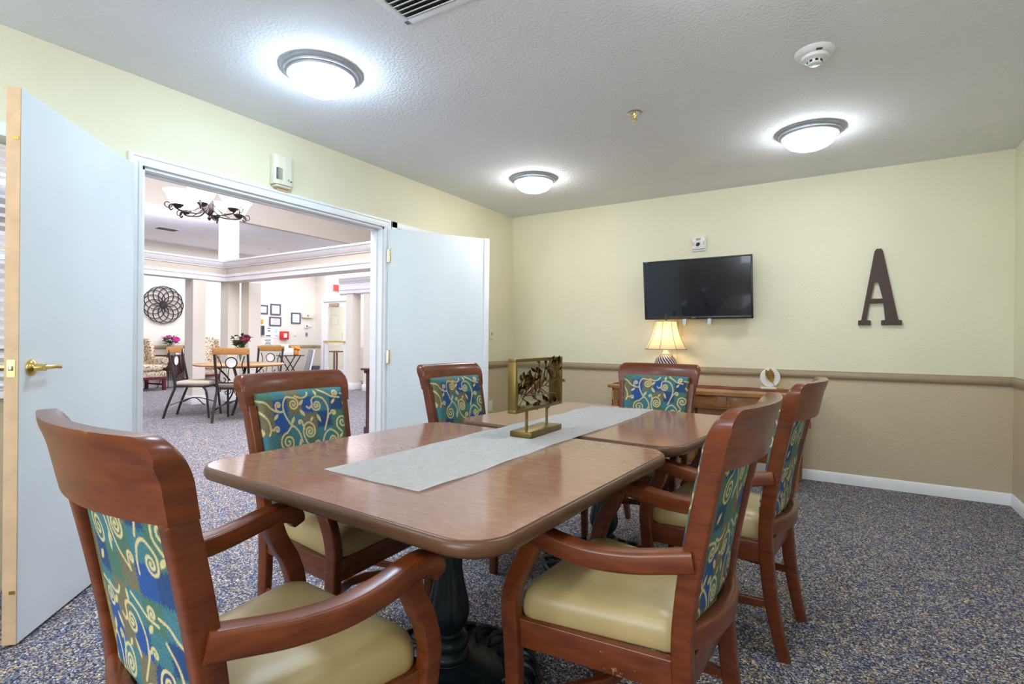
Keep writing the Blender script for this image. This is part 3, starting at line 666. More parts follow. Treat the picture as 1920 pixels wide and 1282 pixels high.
tag(link('table_runner', from_bm(bm), 'linen'), 'off-white linen runner laid along both dining tables', 'runner')

# ------------------------------------------------ framed bird sculpture
bs = empty('bird_sculpture', (2.022, -3.0, .7255), math.radians(1.5), 'gold framed sculpture of bronze birds on branches, standing on the runner', 'sculpture')
link('base', BOX(-.0475, .0475, -.135, .135, 0, .021, bev=.0015), 'antique_gold', bs)
for yv in (-.087, .087): link('post', LATHE([(.0055, .02), (.0055, .101)], 12, (0, yv, 0)), 'antique_gold', bs)
fz0, fz1, fy, FD, KY = .0985, .3045, .203, .017, 1.28
fr = link('frame', BOX((-FD, FD, -fy, fy, fz0, fz0+.013), (-FD, FD, -fy, fy, fz1-.013, fz1), (-FD, FD, -fy, -fy+.014, fz0+.013, fz1-.013), (-FD, FD, fy-.014, fy, fz0+.013, fz1-.013), bev=.001), 'antique_gold', bs)
link('mirror_backing', BOX(-FD+.001, -FD+.004, -fy+.013, fy-.013, fz0+.012, fz1-.012), 'mirror_glass', bs)
def br(pts, r=.0028):
    P = smoothpath([(x, y*KY, z+.004) for x, y, z in pts], 4); return link('branch', SWEEP(P, csec(r, 6), scales=[1-.55*i/(len(P)-1) for i in range(len(P))]), 'bronze', bs)
x_ = .008
br([(x_, -.145, .10), (x_, -.10, .15), (x_+.006, -.04, .18), (x_+.004, .03, .185), (x_+.006, .09, .215), (x_+.01, .13, .20), (x_+.016, .165, .19)], .004)
br([(x_, -.148, .115), (x_+.004, -.142, .17), (x_+.003, -.148, .235)], .0075)
br([(x_, -.135, .11), (x_+.008, -.128, .135), (x_+.012, -.118, .165)], .0055)
br([(x_, -.06, .17), (x_+.01, -.03, .135), (x_+.008, -.005, .115)]); br([(x_, .0, .182), (x_+.012, .04, .15), (x_+.01, .075, .105)]); br([(x_, .04, .187), (x_+.01, .08, .165), (x_+.008, .12, .12)])
br([(x_, .05, .20), (x_, .06, .25), (x_+.004, .075, .292)]); br([(x_, .10, .215), (x_+.006, .115, .25), (x_+.006, .13, .285)]); br([(x_, -.09, .155), (x_+.012, -.05, .155), (x_+.01, .0, .15), (x_+.012, .05, .155), (x_+.01, .11, .145)])
br([(x_, -.145, .165), (x_+.01, -.10, .185), (x_+.008, -.07, .19)]); br([(x_, .08, .19), (x_+.014, .11, .21), (x_+.014, .13, .235)])
bm = bmesh.new()
for sgn in (-1, 1):
    vv = [bm.verts.new(q) for q in ((0, 0, 0), (sgn*.0075, .012, .003), (sgn*.006, .024, .003), (0, .036, 0))]; bm.faces.new(vv if sgn > 0 else vv[::-1])
bmesh.ops.solidify(bm, geom=bm.faces[:], thickness=.0012); leafm = from_bm(bm)
for (yv, zv, ang, tw) in ((-.115, .19, 1.2, .3), (-.105, .20, .5, 1.2), (-.09, .175, 2.3, .5), (-.065, .19, 1.9, 1), (-.045, .21, .9, 1.3), (-.02, .215, .5, .2), (-.005, .118, -1.6, .6), (-.015, .125, -2.1, 1), (.02, .15, -1.0, .4), (.07, .11, -1.3, .9), (.065, .12, -.9, .2), (.11, .13, -1.2, .8), (.12, .125, -1.7, .4), (.07, .27, 1.3, .5), (.078, .28, 1.8, 1), (.12, .265, 1.2, .2), (.128, .28, 2.0, .9), (.125, .24, .6, .6), (.155, .193, .1, 1.2), (-.12, .165, 2.6, .9), (.055, .235, 2.2, 1.1), (.03, .20, 1.9, .2)):
    o = link('leaf', leafm, 'bronze', bs); o.location = (x_+.006, yv*KY, zv+.004); o.rotation_euler = (ang, tw*.6, 0)
def bird(yv, zv, face, tilt, s_=1):
    bm = bmesh.new()
    for q in ([(-.030, .0, .004), (-.018, .008, .012), (.0, .010, .015), (.014, .016, .013), (.022, .022, .0095), (.029, .024, .006), (.036, .024, .0015)],):
        rings = [[(0+r_*.9*math.cos(2*PI*k/12), yy_, zz_+r_*math.sin(2*PI*k/12)) for k in range(12)] for yy_, zz_, r_ in q]
        R_ = [[bm.verts.new(p) for p in r] for r in rings]
        for A, B in zip(R_, R_[1:]):
            for j in range(12): bm.faces.new((A[j], A[(j+1) % 12], B[(j+1) % 12], B[j]))
        bm.faces.new(R_[0]); bm.faces.new(R_[-1])
    addbox(bm, -.004, .004, -.062, -.022, -.001, .003, bev=.001)
    o = link('bird', from_bm(bm, 60), 'bronze', bs); o.location = (x_+.008, yv*KY, zv+.004); o.rotation_euler = (tilt, 0, 0 if face > 0 else PI); o.scale = (s_, s_, s_); return o
bird(-.062, .172, -1, -.9); bird(-.022, .198, 1, 1.15, 1.05); bird(.012, .205, 1, .95); bird(.075, .222, -1, .25)

# ================================================================== DINING CHAIRS
def fabric_colors(xs, zs):
    """woven vine pattern sampled at fabric coordinates (metres; x across, z down from the top)"""
    K = .38/508; px = xs/K+112; py = zs/K+150
    vines = []
    def sp(cx_, cy_, R, turns, aend, d, extra=()):
        s_ = np.linspace(0, 1, 46); r_ = R*(.10+.90*s_); an = math.radians(aend)-d*2*PI*turns*(1-s_)
        pts = [Vector((cx_+a_*math.cos(b_), cy_+a_*math.sin(b_), 0)) for a_, b_ in zip(r_, an)]
        if extra: pts += smoothpath([pts[-1]]+[(x, y, 0) for x, y in extra], 5)[1:]
        vines.append(np.array([(p.x, p.y) for p in pts]))
    def ln(*q): vines.append(np.array([(p.x, p.y) for p in smoothpath([(x, y, 0) for x, y in q], 5)]))
    sp(322, 215, 32, 1.8, 270, -1, [(280, 178), (257, 215), (263, 262), (288, 308), (300, 320)])
    sp(265, 400, 48, 2.0, 270, 1, [(302, 324), (338, 360), (353, 412)])
    sp(465, 235, 30, 1.8, 200, 1, [(440, 200), (470, 188), (510, 203), (533, 250), (527, 300), (498, 370)])
    sp(405, 365, 32, 1.9, 0, -1, [(430, 335), (400, 318), (372, 335), (365, 375), (385, 425), (432, 465)])
    sp(545, 425, 28, 1.7, 0, -1, [(572, 400), (535, 372), (500, 388), (480, 430), (476, 462)])
    sp(228, 212, 17, 1.2, 180, -1, [(213, 232), (228, 243)]); ln((112, 182), (150, 192), (185, 225), (220, 243), (258, 246))
    sp(590, 180, 18, 1.2, 180, -1, [(576, 196)]); ln((495, 156), (535, 177), (565, 195), (612, 203))
    sp(350, 312, 14, 1.1, 0, 1, [(368, 332), (373, 348)]); sp(565, 285, 17, 1.2, 180, -1, [(536, 290), (527, 308)]); sp(205, 330, 18, 1.2, 180, -1, [(172, 325), (158, 348)])
    sp(448, 433, 17, 1.2, 180, -1, [(430, 452), (432, 465)]); sp(614, 340, 36, 1.6, 180, -1, [(578, 362), (604, 392)]); ln((403, 236), (420, 246), (434, 232)); ln((125, 236), (158, 280), (166, 322), (156, 350)); ln((338, 176), (370, 188), (402, 184), (420, 164))
    leaves = [(370, 212, 22, 10, -40), (372, 265, 26, 11, 50), (208, 267, 22, 10, -40), (308, 297, 24, 10, -60), (337, 420, 30, 9, -80), (232, 480, 24, 11, -40), (425, 303, 18, 8, -50), (470, 302, 28, 9, 65), (570, 222, 20, 9, -45), (595, 412, 20, 9, -45), (467, 170, 18, 9, 85)]
    base = np.zeros(xs.shape+(3,))
    blue, teal, olive, green, navy = (.014, .075, .27), (.045, .17, .20), (.15, .14, .08), (.06, .15, .11), (.016, .055, .16)
    pal = np.array([[teal, green, teal, olive, teal, green], [navy, olive, blue, olive, blue, teal], [green, olive, blue, teal, olive, navy], [green, teal, green, teal, green, teal], [navy, olive, navy, green, olive, blue]])
    jx = px+7*np.sin(py*.5)*np.sin(py*.13+px*.4); jy = py+7*np.sin(px*.45)*np.sin(px*.17+py*.3)
    ci = (np.floor((jx-20)/88).astype(int)) % 6; ri = (np.floor((jy-105)/82).astype(int)) % 5
    base = pal[ri, ci].copy(); base *= (1+.22*(rng.random(xs.shape)-.5))[..., None]
    mask = np.zeros(xs.shape)
    PER = 372.
    for off in (-1, 0, 1):
        qy = py-off*PER; qx = px+off*95
        for shx in (-508, 0, 508):
            qx2 = qx+shx
            for v in vines:
                x0, y0_ = v.min(0)-8; x1, y1_ = v.max(0)+8
                sel = (qx2 > x0) & (qx2 < x1) & (qy > y0_) & (qy < y1_)
                if not sel.any(): continue
                P = np.stack([qx2[sel], qy[sel]], 1); A, B = v[:-1], v[1:]; AB = B-A; L2 = (AB**2).sum(1)+1e-9; dmin = np.full(len(P), 1e9)
                for a_, ab, l2 in zip(A, AB, L2):
                    t = np.clip(((P-a_)@ab)/l2, 0, 1); d = ((P-a_-t[:, None]*ab)**2).sum(1); dmin = np.minimum(dmin, d)
                mask[sel] = np.maximum(mask[sel], np.clip((5.6-np.sqrt(dmin))/2.2, 0, 1))
            for cx_, cy_, ll, wwd, an in leaves:
                c_, s_ = math.cos(math.radians(an)), math.sin(math.radians(an)); dx, dy = qx2-cx_, qy-cy_
                u = (c_*dx+s_*dy)/ll; vv = (-s_*dx+c_*dy)/wwd; f_ = np.abs(vv)-(1-u*u); mask = np.maximum(mask, np.where(np.abs(u) < 1, np.clip(-f_*4, 0, 1), 0))
    cream = np.array((.60, .51, .26)); return base*(1-mask[..., None])+cream*mask[..., None]
ZP = [(0, -.240), (.15, -.205), (.30, -.185), (.42, -.18), (.55, -.19), (.72, -.22), (.86, -.25), (.97, -.272)]
def yback(z):
    for (z0, y0_), (z1, y1_) in zip(ZP, ZP[1:]):
        if z <= z1: return y0_+(y1_-y0_)*(z-z0)/(z1-z0)
    return ZP[-1][1]
def bowf(s_): return .042*(1-s_*s_)
def pad_mesh(hw0, hw1, z0, z1, front, nx=150, nz=170):
    """upholstered panel following the curved back; front: padded face, else flat rear face"""
    u = np.linspace(-1, 1, nx); v = np.linspace(0, 1, nz); U, V = np.meshgrid(u, v)
    Z = z1+(z0-z1)*V; HWD = hw1+(hw0-hw1)*V; X = U*HWD
    yb = np.interp(Z, [p[0] for p in ZP], [p[1] for p in ZP]); Yb = yb-(.030 if front else .016)*(1-(X/.215)**2)
    edge = np.minimum((1-np.abs(U))*HWD, np.minimum(V, 1-V)*(z1-z0)); puff = np.sqrt(np.clip(1-(1-np.clip(edge/.028, 0, 1))**2, 0, 1))
    Y = Yb+(.022+.026*puff+.006*(1-U*U)) if front else Yb-.002-.005*puff
    co = np.stack([X, Y, Z], -1).reshape(-1, 3)
    idx = np.arange(nx*nz).reshape(nz, nx); q = np.stack([idx[:-1, :-1], idx[1:, :-1], idx[1:, 1:], idx[:-1, 1:]], -1).reshape(-1, 4)
    if not front: q = q[:, ::-1]
    # border skirt back to the frame
    border = np.concatenate([idx[0, :], idx[1:, -1], idx[-1, -2::-1], idx[-2:0, 0]]); bc = co[border].copy(); bc[:, 1] += (-.016 if front else .012)
    nb = len(border); bi = np.arange(nb)+len(co); sk = np.stack([border, np.roll(border, -1), np.roll(bi, -1), bi], -1)
    if not front: sk = sk[:, ::-1]
    allco = np.concatenate([co, bc]); faces = np.concatenate([q, sk])
    me = bpy.data.meshes.new('pad'); me.from_pydata(allco.tolist(), [], faces.tolist())
    colr = fabric_colors(.205-X if front else X+.205, Z.max()-Z+(0 if front else .11)); colr = colr.reshape(-1, 3); colr = np.concatenate([colr, colr[border]]); c4 = np.ones((len(allco), 4)); c4[:, :3] = colr
    ca = me.color_attributes.new('weave', 'FLOAT_COLOR', 'POINT'); ca.data.foreach_set('color', c4.ravel().astype(np.float32)); me.update(); smooth(me, 70); return me
def curved_rail(hb, ht, z0, z1, th, round_top=.0, roll=.0, yoff=0, bowk=1.0):
    bm = bmesh.new(); nx, nz = 56, 12; grid = {}
    for side in (0, 1):
        for i in range(nx+1):
            s_ = math.sin(PI/2*(-1+2*i/nx))
            for k in range(nz+1):
                t = k/nz; hwv = hb+(ht-hb)*t; x = s_*hwv; ed = (1-abs(s_))*hwv
                ztop = z1-(round_top-math.sqrt(max(0, round_top**2-max(0, round_top-ed)**2)) if round_top else 0)
                z = z0+(ztop-z0)*t; y = yback(min(z, .97))+yoff-.042*bowk*(1-s_*s_)-roll*max(0, t-.55)**2*4
                tk = th*(1-.35*max(0, (t-.8)/.2)**2); grid[side, i, k] = bm.verts.new((x, y+(tk/2 if side == 0 else -tk/2), z))
    for i in range(nx):
        for k in range(nz):
            bm.faces.new([grid[0, i, k], grid[0, i+1, k], grid[0, i+1, k+1], grid[0, i, k+1]]); bm.faces.new([grid[1, i, k+1], grid[1, i+1, k+1], grid[1, i+1, k], grid[1, i, k]])
    for i in range(nx):
        for k in (0, nz): bm.faces.new([grid[0, i, k], grid[1, i, k], grid[1, i+1, k], grid[0, i+1, k]])
    for k in range(nz):
        for i in (0, nx): bm.faces.new([grid[0, i, k], grid[0, i, k+1], grid[1, i, k+1], grid[1, i, k]])
    es = [e for e in bm.edges if len(e.link_faces) == 2 and e.calc_face_angle(0) > .9]
    bmesh.ops.bevel(bm, geom=es, offset=.006, segments=3, affect='EDGES', profile=.5); return from_bm(bm, 50)
def make_chair(label):
    e = empty('dining_chair', (0, 0, 0), 0, label, 'chair', 'upholstered wooden armchairs around the dining tables')
    link('crest_rail', curved_rail(.235, .248, .836, .965, .043, .032, .014), 'cherry', e)
    link('lower_rail', curved_rail(.19, .19, .432, .482, .040), 'cherry', e)
    link('back_pad', pad_mesh(.182, .198, .475, .893, True), 'vine_fabric', e)
    link('back_panel', pad_mesh(.160, .182, .478, .842, False, 130, 150), 'vine_fabric', e)
    for sx in (1, -1):
        pth = smoothpath([(sx*(.170+.045*(z/.86)), yback(z)+.0, z) for z in (0, .12, .26, .42, .55, .70, .85)], 4)
        sc = [.82+.18*min(1, i/8) for i in range(len(pth))]
        link('rear_leg', SWEEP(pth, rsec(.033, .046, .006), side=(1, 0, 0), scales=sc), 'cherry', e)
        pth = smoothpath([(sx*.243, .222, 0), (sx*.245, .225, .2), (sx*.247, .230, .36), (sx*.250, .235, .44), (sx*.251, .216, .51), (sx*.252, .184, .57), (sx*.254, .168, .618)], 4)
        link('front_leg', SWEEP(pth, rsec(.036, .046, .006), side=(1, 0, 0), scales=[.78+.22*min(1, i/9) for i in range(len(pth))]), 'cherry', e)
        pth = smoothpath([(sx*.208, -.205, .636), (sx*.220, -.16, .628), (sx*.240, -.08, .615), (sx*.256, .01, .611), (sx*.263, .09, .620), (sx*.264, .16, .634), (sx*.262, .205, .634), (sx*.260, .232, .620), (sx*.259, .243, .598)], 5)
        n_ = len(pth); link('arm', SWEEP(pth, rsec(.048, .047, .008, 3), side=(1, 0, 0), scales=[1 if i < n_-9 else 1-.35*((i-n_+9)/9)**2 for i in range(n_)]), 'cherry', e)
        link('side_rail', SWEEP([(sx*.236, .215, .365), (sx*.185, -.17, .365)], rsec(.024, .072, .004), side=(1, 0, 0)), 'cherry', e)
        link('side_stretcher', SWEEP([(sx*.240, .215, .185), (sx*.178, -.195, .185)], rsec(.018, .030, .004), side=(1, 0, 0)), 'cherry', e)
    link('front_rail', BOX(-.235, .235, .213, .239, .330, .402, bev=.004), 'cherry', e)
    link('rear_rail', BOX(-.185, .185, -.195, -.171, .330, .402, bev=.004), 'cherry', e)
    link('cross_stretcher', SWEEP([(-.238, .19, .2), (-.06, .06, .2), (.0, .045, .2), (.06, .06, .2), (.238, .19, .2)], rsec(.022, .03, .004), side=(0, 1, 0)), 'cherry', e)
    # seat cushion
    def outline(sc_, z):
        pts = []; r_ = .05; cs = [((.232, .236), (0, 90)), ((-.232, .236), (90, 180)), ((-.176, -.172), (180, 270)), ((.176, -.172), (270, 360))]
        for (cx_, cy_), (a0, a1) in cs:
            cx2 = cx_-math.copysign(r_, cx_); cy2 = cy_-math.copysign(r_, cy_)
            for k in range(7):
                a_ = math.radians(a0+(a1-a0)*k/6); pts.append(((cx2+r_*math.cos(a_))*sc_, .03+(cy2-.03+r_*math.sin(a_))*sc_, z))
        dens = []
        for i in range(len(pts)):
            p, q = Vector(pts[i]), Vector(pts[(i+1) % len(pts)]); dens.append(tuple(p))
            if (q-p).length > .06*sc_:
                for m in range(1, 5): dens.append(tuple(p.lerp(q, m/5)))
        return dens
    link('seat_cushion', rings_mesh([outline(.985, .398), outline(1.0, .404), outline(1.004, .420), outline(.995, .440), outline(.965, .458), outline(.90, .471), outline(.78, .480), outline(.55, .486), outline(.25, .489), outline(.03, .490)], ang=80), 'vinyl', e)
    return e
proto = make_chair('wooden armchair at the near left corner, seen from behind')
CH = [((2.067, -4.225), -3.2, 'wooden armchair nearest the viewer at the left, seen from behind'),
      ((1.492, -3.538), -87.3, 'wooden armchair with patterned back at the near left side of the tables'),
      ((1.477, -2.559), -92.4, 'wooden armchair in front of the folded-back right door leaf'),
      ((2.113, -1.953), 178.2, 'wooden armchair at the far end of the tables facing the viewer'),
      ((2.616, -3.499), 87.3, 'wooden armchair with tan seat at the near right side of the tables'),
      ((2.691, -2.636), 84.9, 'wooden armchair at the far right side, beyond the near right one')]
for i, ((x, y), th, lab) in enumerate(CH):
    c = proto if i == 0 else copy_tree(proto)
    c.location = (x, y, 0); c.rotation_euler = (0, 0, math.radians(th)); c['label'] = lab

# ================================================================== LOBBY FURNISHINGS
# wall medallion
md = empty('wall_medallion', (XW+.035, .788, 1.812), 0, 'round openwork metal medallion on the far lobby wall', 'wall decor')
rg = SWEEP([(0, .205*math.cos(2*PI*k/40), .205*math.sin(2*PI*k/40)) for k in range(40)], rsec(.03, .013, .003, 1), side=(1, 0, 0), closed=True)
for k in range(12):
    o = link('loop', rg, 'dark_metal', md); a_ = 2*PI*k/12; o.location = (.0015*(k % 3), .203*math.cos(a_), .203*math.sin(a_))
rg2 = SWEEP([(0, .04*math.cos(2*PI*k/20), .04*math.sin(2*PI*k/20)) for k in range(20)], rsec(.032, .014, .003, 1), side=(1, 0, 0), closed=True); link('hub', rg2, 'dark_metal', md)
# wing armchairs
def make_wing(label):
    e = empty('wing_armchair', (0, 0, 0), 0, label, 'armchair', 'floral wing armchairs along the far lobby wall')
    link('seat_base', BOX(-.33, .33, -.32, .34, .27, .40, bev=.02), 'floral', e); link('seat_cushion', BOX(-.26, .26, -.26, .36, .40, .53, bev=.045, seg=4), 'floral', e)
    link('back', SWEEP([(0, -.27, .40), (0, -.30, .7), (0, -.36, 1.02), (0, -.37, 1.10)], rsec(.56, .13, .05, 4), side=(1, 0, 0), scales=[1, 1, .98, .82]), 'floral', e)
    for sx in (-1, 1):
        link('wing', PRISM([(-.34, .62), (-.02, .62), (-.06, .78), (-.10, .95), (-.18, 1.06), (-.34, 1.08)], sx*.29-.045, sx*.29+.045, .02, 'x'), 'floral', e)
        link('arm', SWEEP([(sx*.31, -.28, .55), (sx*.315, .0, .56), (sx*.32, .28, .56)], rsec(.13, .19, .06, 4), side=(1, 0, 0)), 'floral', e)
        link('arm_roll', SWEEP([(sx*.32, -.26, .62), (sx*.33, .30, .62)], csec(.072, 14)), 'floral', e)
        for yv in (-.28, .30): link('leg', BOX(sx*.30-.028, sx*.30+.028, yv-.028, yv+.028, 0, .28, bev=.004), 'burgundy', e)
        link('stretcher', BOX(sx*.30-.012, sx*.30+.012, -.25, .27, .10, .135), 'burgundy', e)
    link('front_apron', BOX(-.32, .32, .31, .345, .23, .285, bev=.003), 'burgundy', e); return e
wa = make_wing('floral wing armchair at the left edge under the medallion'); wa.location = (-9.12, .16, 0); wa.rotation_euler = (0, 0, math.radians(-82))
wb = copy_tree(wa); wb.location = (-9.15, 1.56, 0); wb.rotation_euler = (0, 0, math.radians(-96)); wb['label'] = 'floral wing armchair half hidden behind the square lobby columns'
# console between the armchairs
cs = empty('console_table', (-9.57, .90, 0), -PI/2, 'dark wood half-round console on scrolled iron legs between the armchairs', 'console')
def half(r_, d_, n=20): return [(r_*math.cos(PI*k/n), d_*math.sin(PI*k/n)) for k in range(n+1)]
cs.rotation_euler = (0, 0, -PI/2)
link('top', PRISM(half(.31, .36), .685, .71, .006), 'dark_wood', cs); link('cabinet', PRISM(half(.29, .33), .36, .685), 'dark_wood', cs); link('lower_moulding', PRISM(half(.305, .35), .33, .36, .005), 'dark_wood', cs)
for a_ in (20, 62, 118, 160):
    c_, s_ = math.cos(math.radians(a_)), math.sin(math.radians(a_))
    link('panel', BOX(-.055, .055, -.008, .008, .40, .65, bev=.004), 'dark_wood', cs).matrix_local = Matrix.Translation((.293*c_, .333*s_, 0)) @ Matrix.Rotation(math.atan2(s_, c_)-PI/2, 4, 'Z')
    link('iron_leg', SWEEP(smoothpath([(.27*c_, .31*s_, .335), (.17*c_, .2*s_, .25), (.22*c_, .25*s_, .12), (.27*c_, .31*s_, .03), (.31*c_, .35*s_, .006)], 5), csec(.009, 6)), 'dark_metal', cs)
def bouquet(name, loc, label, seed, h=.34, vase_h=.15, mat_big='petal_pink'):
    r = random.Random(seed); e = empty(name, loc, 0, label, 'flowers')
    link('vase', LATHE([(0, 0), (.035, 0), (.04, .01), (.042, vase_h*.6), (.036, vase_h*.85), (.045, vase_h), (.041, vase_h), (.032, vase_h*.85), (.037, vase_h*.6), (.034, .012), (0, .012)], 20), 'glass', e)
    lm = bmesh.new()
    for sg in (-1, 1):
        vv = [lm.verts.new(q) for q in ((0, 0, 0), (sg*.022, .03, .006), (sg*.017, .06, .006), (0, .085, 0))]; lm.faces.new(vv if sg > 0 else vv[::-1])
    lm = from_bm(lm); pm = bmesh.new(); addlathe(pm, [(0, -.02), (.018, -.016), (.032, .0), (.036, .014), (.03, .022), (.024, .010), (.016, .02), (.010, .012), (0, .02)], 12, mod=lambda k, z: 1+.15*math.cos(2*PI*5*k)); pm = from_bm(pm)
    for k in range(9):
        a_ = 2*PI*k/9+r.random()*.4; hh_ = h*(.65+.45*r.random()); sp_ = .05+.10*r.random(); tip = Vector((sp_*math.cos(a_), sp_*math.sin(a_), vase_h*.55+hh_))
        st = link('stem', SWEEP(smoothpath([(0, 0, .02), (tip.x*.3, tip.y*.3, vase_h+.03), tuple(tip)], 4), csec(.0022, 5)), 'leaf_green', e)
        if k in (1, 4, 6):
            o = link('blossom', pm, ['petal_dark', mat_big, mat_big][(1, 4, 6).index(k)], e); o.location = tip*.8+Vector((0, 0, vase_h*.5)); o.rotation_euler = (r.random()*.8, r.random()*.8, 0); o.scale = [(2.2,)*3, (1.5,)*3, (1.1,)*3][(1, 4, 6).index(k)]
        for m in range(7):
            o = link('leaf', lm, 'leaf_green', st); t = .45+.55*m/6; o.location = Vector((tip.x*t, tip.y*t, vase_h+(tip.z-vase_h)*t)); o.rotation_euler = (r.uniform(-.3, .9), r.uniform(-.5, .5), r.uniform(0, 2*PI))
    return e
bouquet('flower_vase', (-9.40, .86, .711), 'glass vase with a pink rose and greenery on the console', 3)
sg = empty('script_sign', (-9.40, 1.05, .711), PI/2-.2, 'small white framed script sign on the console', 'sign')
link('sign_frame', BOX(-.09, .09, -.01, .01, 0, .15, bev=.002), 'dark_wood', sg); link('sign_card', BOX(-.082, .082, -.0125, -.009, .008, .142), 'paper', sg)
link('script_line', BOX((-.06, .06, -.0135, -.012, .095, .104), (-.05, .05, -.0135, -.012, .068, .080), (-.03, .04, -.0135, -.012, .03, .042)), 'ink', sg)
# round bistro table
rt = empty('round_table', (-4.50, -.43, 0), 0, 'round wooden bistro table with scrolled iron base in the lobby', 'table')
link('top', LATHE([(0, .69), (.58, .69), (.605, .698), (.61, .712), (.60, .72), (0, .72)], 56), 'honey_wood', rt); link('iron_ring', LATHE([(.30, .665), (.33, .665), (.33, .69), (.30, .69)], 32), 'dark_metal', rt)
for k in range(4):
    a_ = PI/4+k*PI/2; c_, s_ = math.cos(a_), math.sin(a_)
    link('leg', SWEEP(smoothpath([(.32*c_, .32*s_, .68), (.16*c_, .16*s_, .5), (.09*c_, .09*s_, .34), (.16*c_, .16*s_, .17), (.30*c_, .30*s_, .06), (.38*c_, .38*s_, .0)], 5), rsec(.035, .018, .004)), 'dark_metal', rt)
    link('scroll', SWEEP([((.18+.09*(1-t)*math.cos(2.6*PI*t))*c_, (.18+.09*(1-t)*math.cos(2.6*PI*t))*s_, .30+.09*(1-t)*math.sin(2.6*PI*t)) for t in [k2/24 for k2 in range(24)]], csec(.007, 6)), 'dark_metal', rt)
link('ball', LATHE([(0, .305), (.03, .315), (.04, .34), (.03, .365), (0, .375)], 16), 'dark_metal', rt)
bouquet('flower_vase', (-4.62, -.36, .72), 'glass vase with greenery and dark red flowers on the round table', 8, .30, .14, 'petal_dark')
# iron bistro chairs
def make_bistro(label):
    e = empty('bistro_chair', (0, 0, 0), 0, label, 'chair', 'iron bistro chairs around the round lobby table')
    for sx in (-1, 1):
        link('rear_leg', SWEEP(smoothpath([(sx*.205, -.34, 0), (sx*.203, -.30, .14), (sx*.2, -.235, .32), (sx*.198, -.20, .44), (sx*.2, -.235, .65), (sx*.205, -.29, .93)], 5), rsec(.026, .026, .004), side=(1, 0, 0)), 'dark_metal', e)
        link('front_leg', SWEEP(smoothpath([(sx*.215, .235, 0), (sx*.21, .215, .2), (sx*.205, .195, .36), (sx*.19, .15, .425)], 5), rsec(.024, .024, .004), side=(1, 0, 0)), 'dark_metal', e)
        link('scroll', SWEEP(smoothpath([(sx*.165, -.285, .86), (sx*.125, -.262, .74), (sx*.15, -.24, .62), (sx*.155, -.225, .54), (sx*.11, -.22, .515), (sx*.085, -.223, .55), (sx*.11, -.228, .58)], 5), csec(.007, 6)), 'dark_metal', e)
        link('spindle', SWEEP(smoothpath([(sx*.03, -.265, .70), (sx*.045, -.25, .62), (sx*.055, -.225, .51)], 4), csec(.006, 6)), 'dark_metal', e)
    link('seat_frame', BOX((-.2, .2, -.215, -.19, .42, .445), (-.2, .2, .15, .175, .415, .44), (-.205, -.185, -.2, .17, .42, .44), (.185, .205, -.2, .17, .42, .44)), 'dark_metal', e)
    link('lower_bar', BOX(-.195, .195, -.226, -.206, .50, .518), 'dark_metal', e)
    link('seat_cushion', BOX(-.215, .215, -.19, .23, .442, .505, bev=.03, seg=4), 'cushion_taupe', e)
    link('crest', SWEEP([(-.225, -.288, .925), (-.11, -.305, .925), (0, -.31, .925), (.11, -.305, .925), (.225, -.288, .925)], rsec(.022, .088, .006), side=(0, 1, 0)), 'honey_wood', e)
    o = link('disc_ring', SWEEP([(.068*math.cos(2*PI*k/28), 0, .068*math.sin(2*PI*k/28)) for k in range(28)], csec(.009, 6), closed=True), 'dark_metal', e); o.location = (0, -.275, .775)
    o = link('disc', LATHE([(0, -.006), (.062, -.006), (.062, .006), (0, .006)], 28), 'marble', e); o.location = (0, -.275, .775); o.rotation_euler = (PI/2, 0, 0)
    link('x_brace', SWEEP(smoothpath([(-.2, .17, .18), (0, -.03, .26), (.2, -.26, .18)], 5), csec(.007, 6)), 'dark_metal', e); link('x_brace', SWEEP(smoothpath([(.2, .17, .18), (0, -.03, .26), (-.2, -.26, .18)], 5), csec(.007, 6)), 'dark_metal', e)
    return e
b1 = make_bistro('iron bistro chair in side view at the left of the round table')
def place_b(o, rear, face_deg):
    f_ = Vector((math.cos(math.radians(face_deg)), math.sin(math.radians(face_deg)))); p = Vector(rear)+f_*.34; o.location = (p.x, p.y, 0); o.rotation_euler = (0, 0, math.radians(face_deg-90))
place_b(b1, (-4.82, -1.235), 42)
b2 = copy_tree(b1); b2['label'] = 'iron bistro chair seen from behind, in front of the round table'; place_b(b2, (-3.60, -1.10), 131)
b3 = copy_tree(b1); b3['label'] = 'iron bistro chair on the far side of the round table'; place_b(b3, (-5.02, .43), -60)
# things on the far wall
def framed(y0, y1, z0, z1, label, warm=False):
    e = empty('certificate_frame', (XW, (y0+y1)/2, z0), PI/2, label, 'picture frame', 'framed certificates on the far lobby wall')
    w_, h_ = (y1-y0)/2, z1-z0; t = .035
    link('frame', BOX((-w_, w_, -.025, 0, 0, t), (-w_, w_, -.025, 0, h_-t, h_), (-w_, -w_+t, -.025, 0, t, h_-t), (w_-t, w_, -.025, 0, t, h_-t), bev=.002), 'ink', e)
    link('document', BOX(-w_+t, w_-t, -.012, -.004, t, h_-t), 'paper', e)
    link('printed_line', BOX(*[(-w_*.5+.01*k, w_*.5-.01*k, -.0135, -.0118, h_*q, h_*q+.012) for k, q in enumerate((.3, .45, .6, .72))]), 'rail_tan' if warm else 'nickel', e)
framed(2.95, 3.275, 1.72, 1.955, 'black framed certificate at the left end of the group')
framed(3.35, 3.645, 1.71, 2.00, 'upright black framed certificate at the top of the group')
framed(3.32, 3.66, 1.42, 1.66, 'wide black framed certificate below the upright one', True)
framed(3.96, 4.25, 1.50, 1.80, 'black framed certificate on its own nearest the room corner')
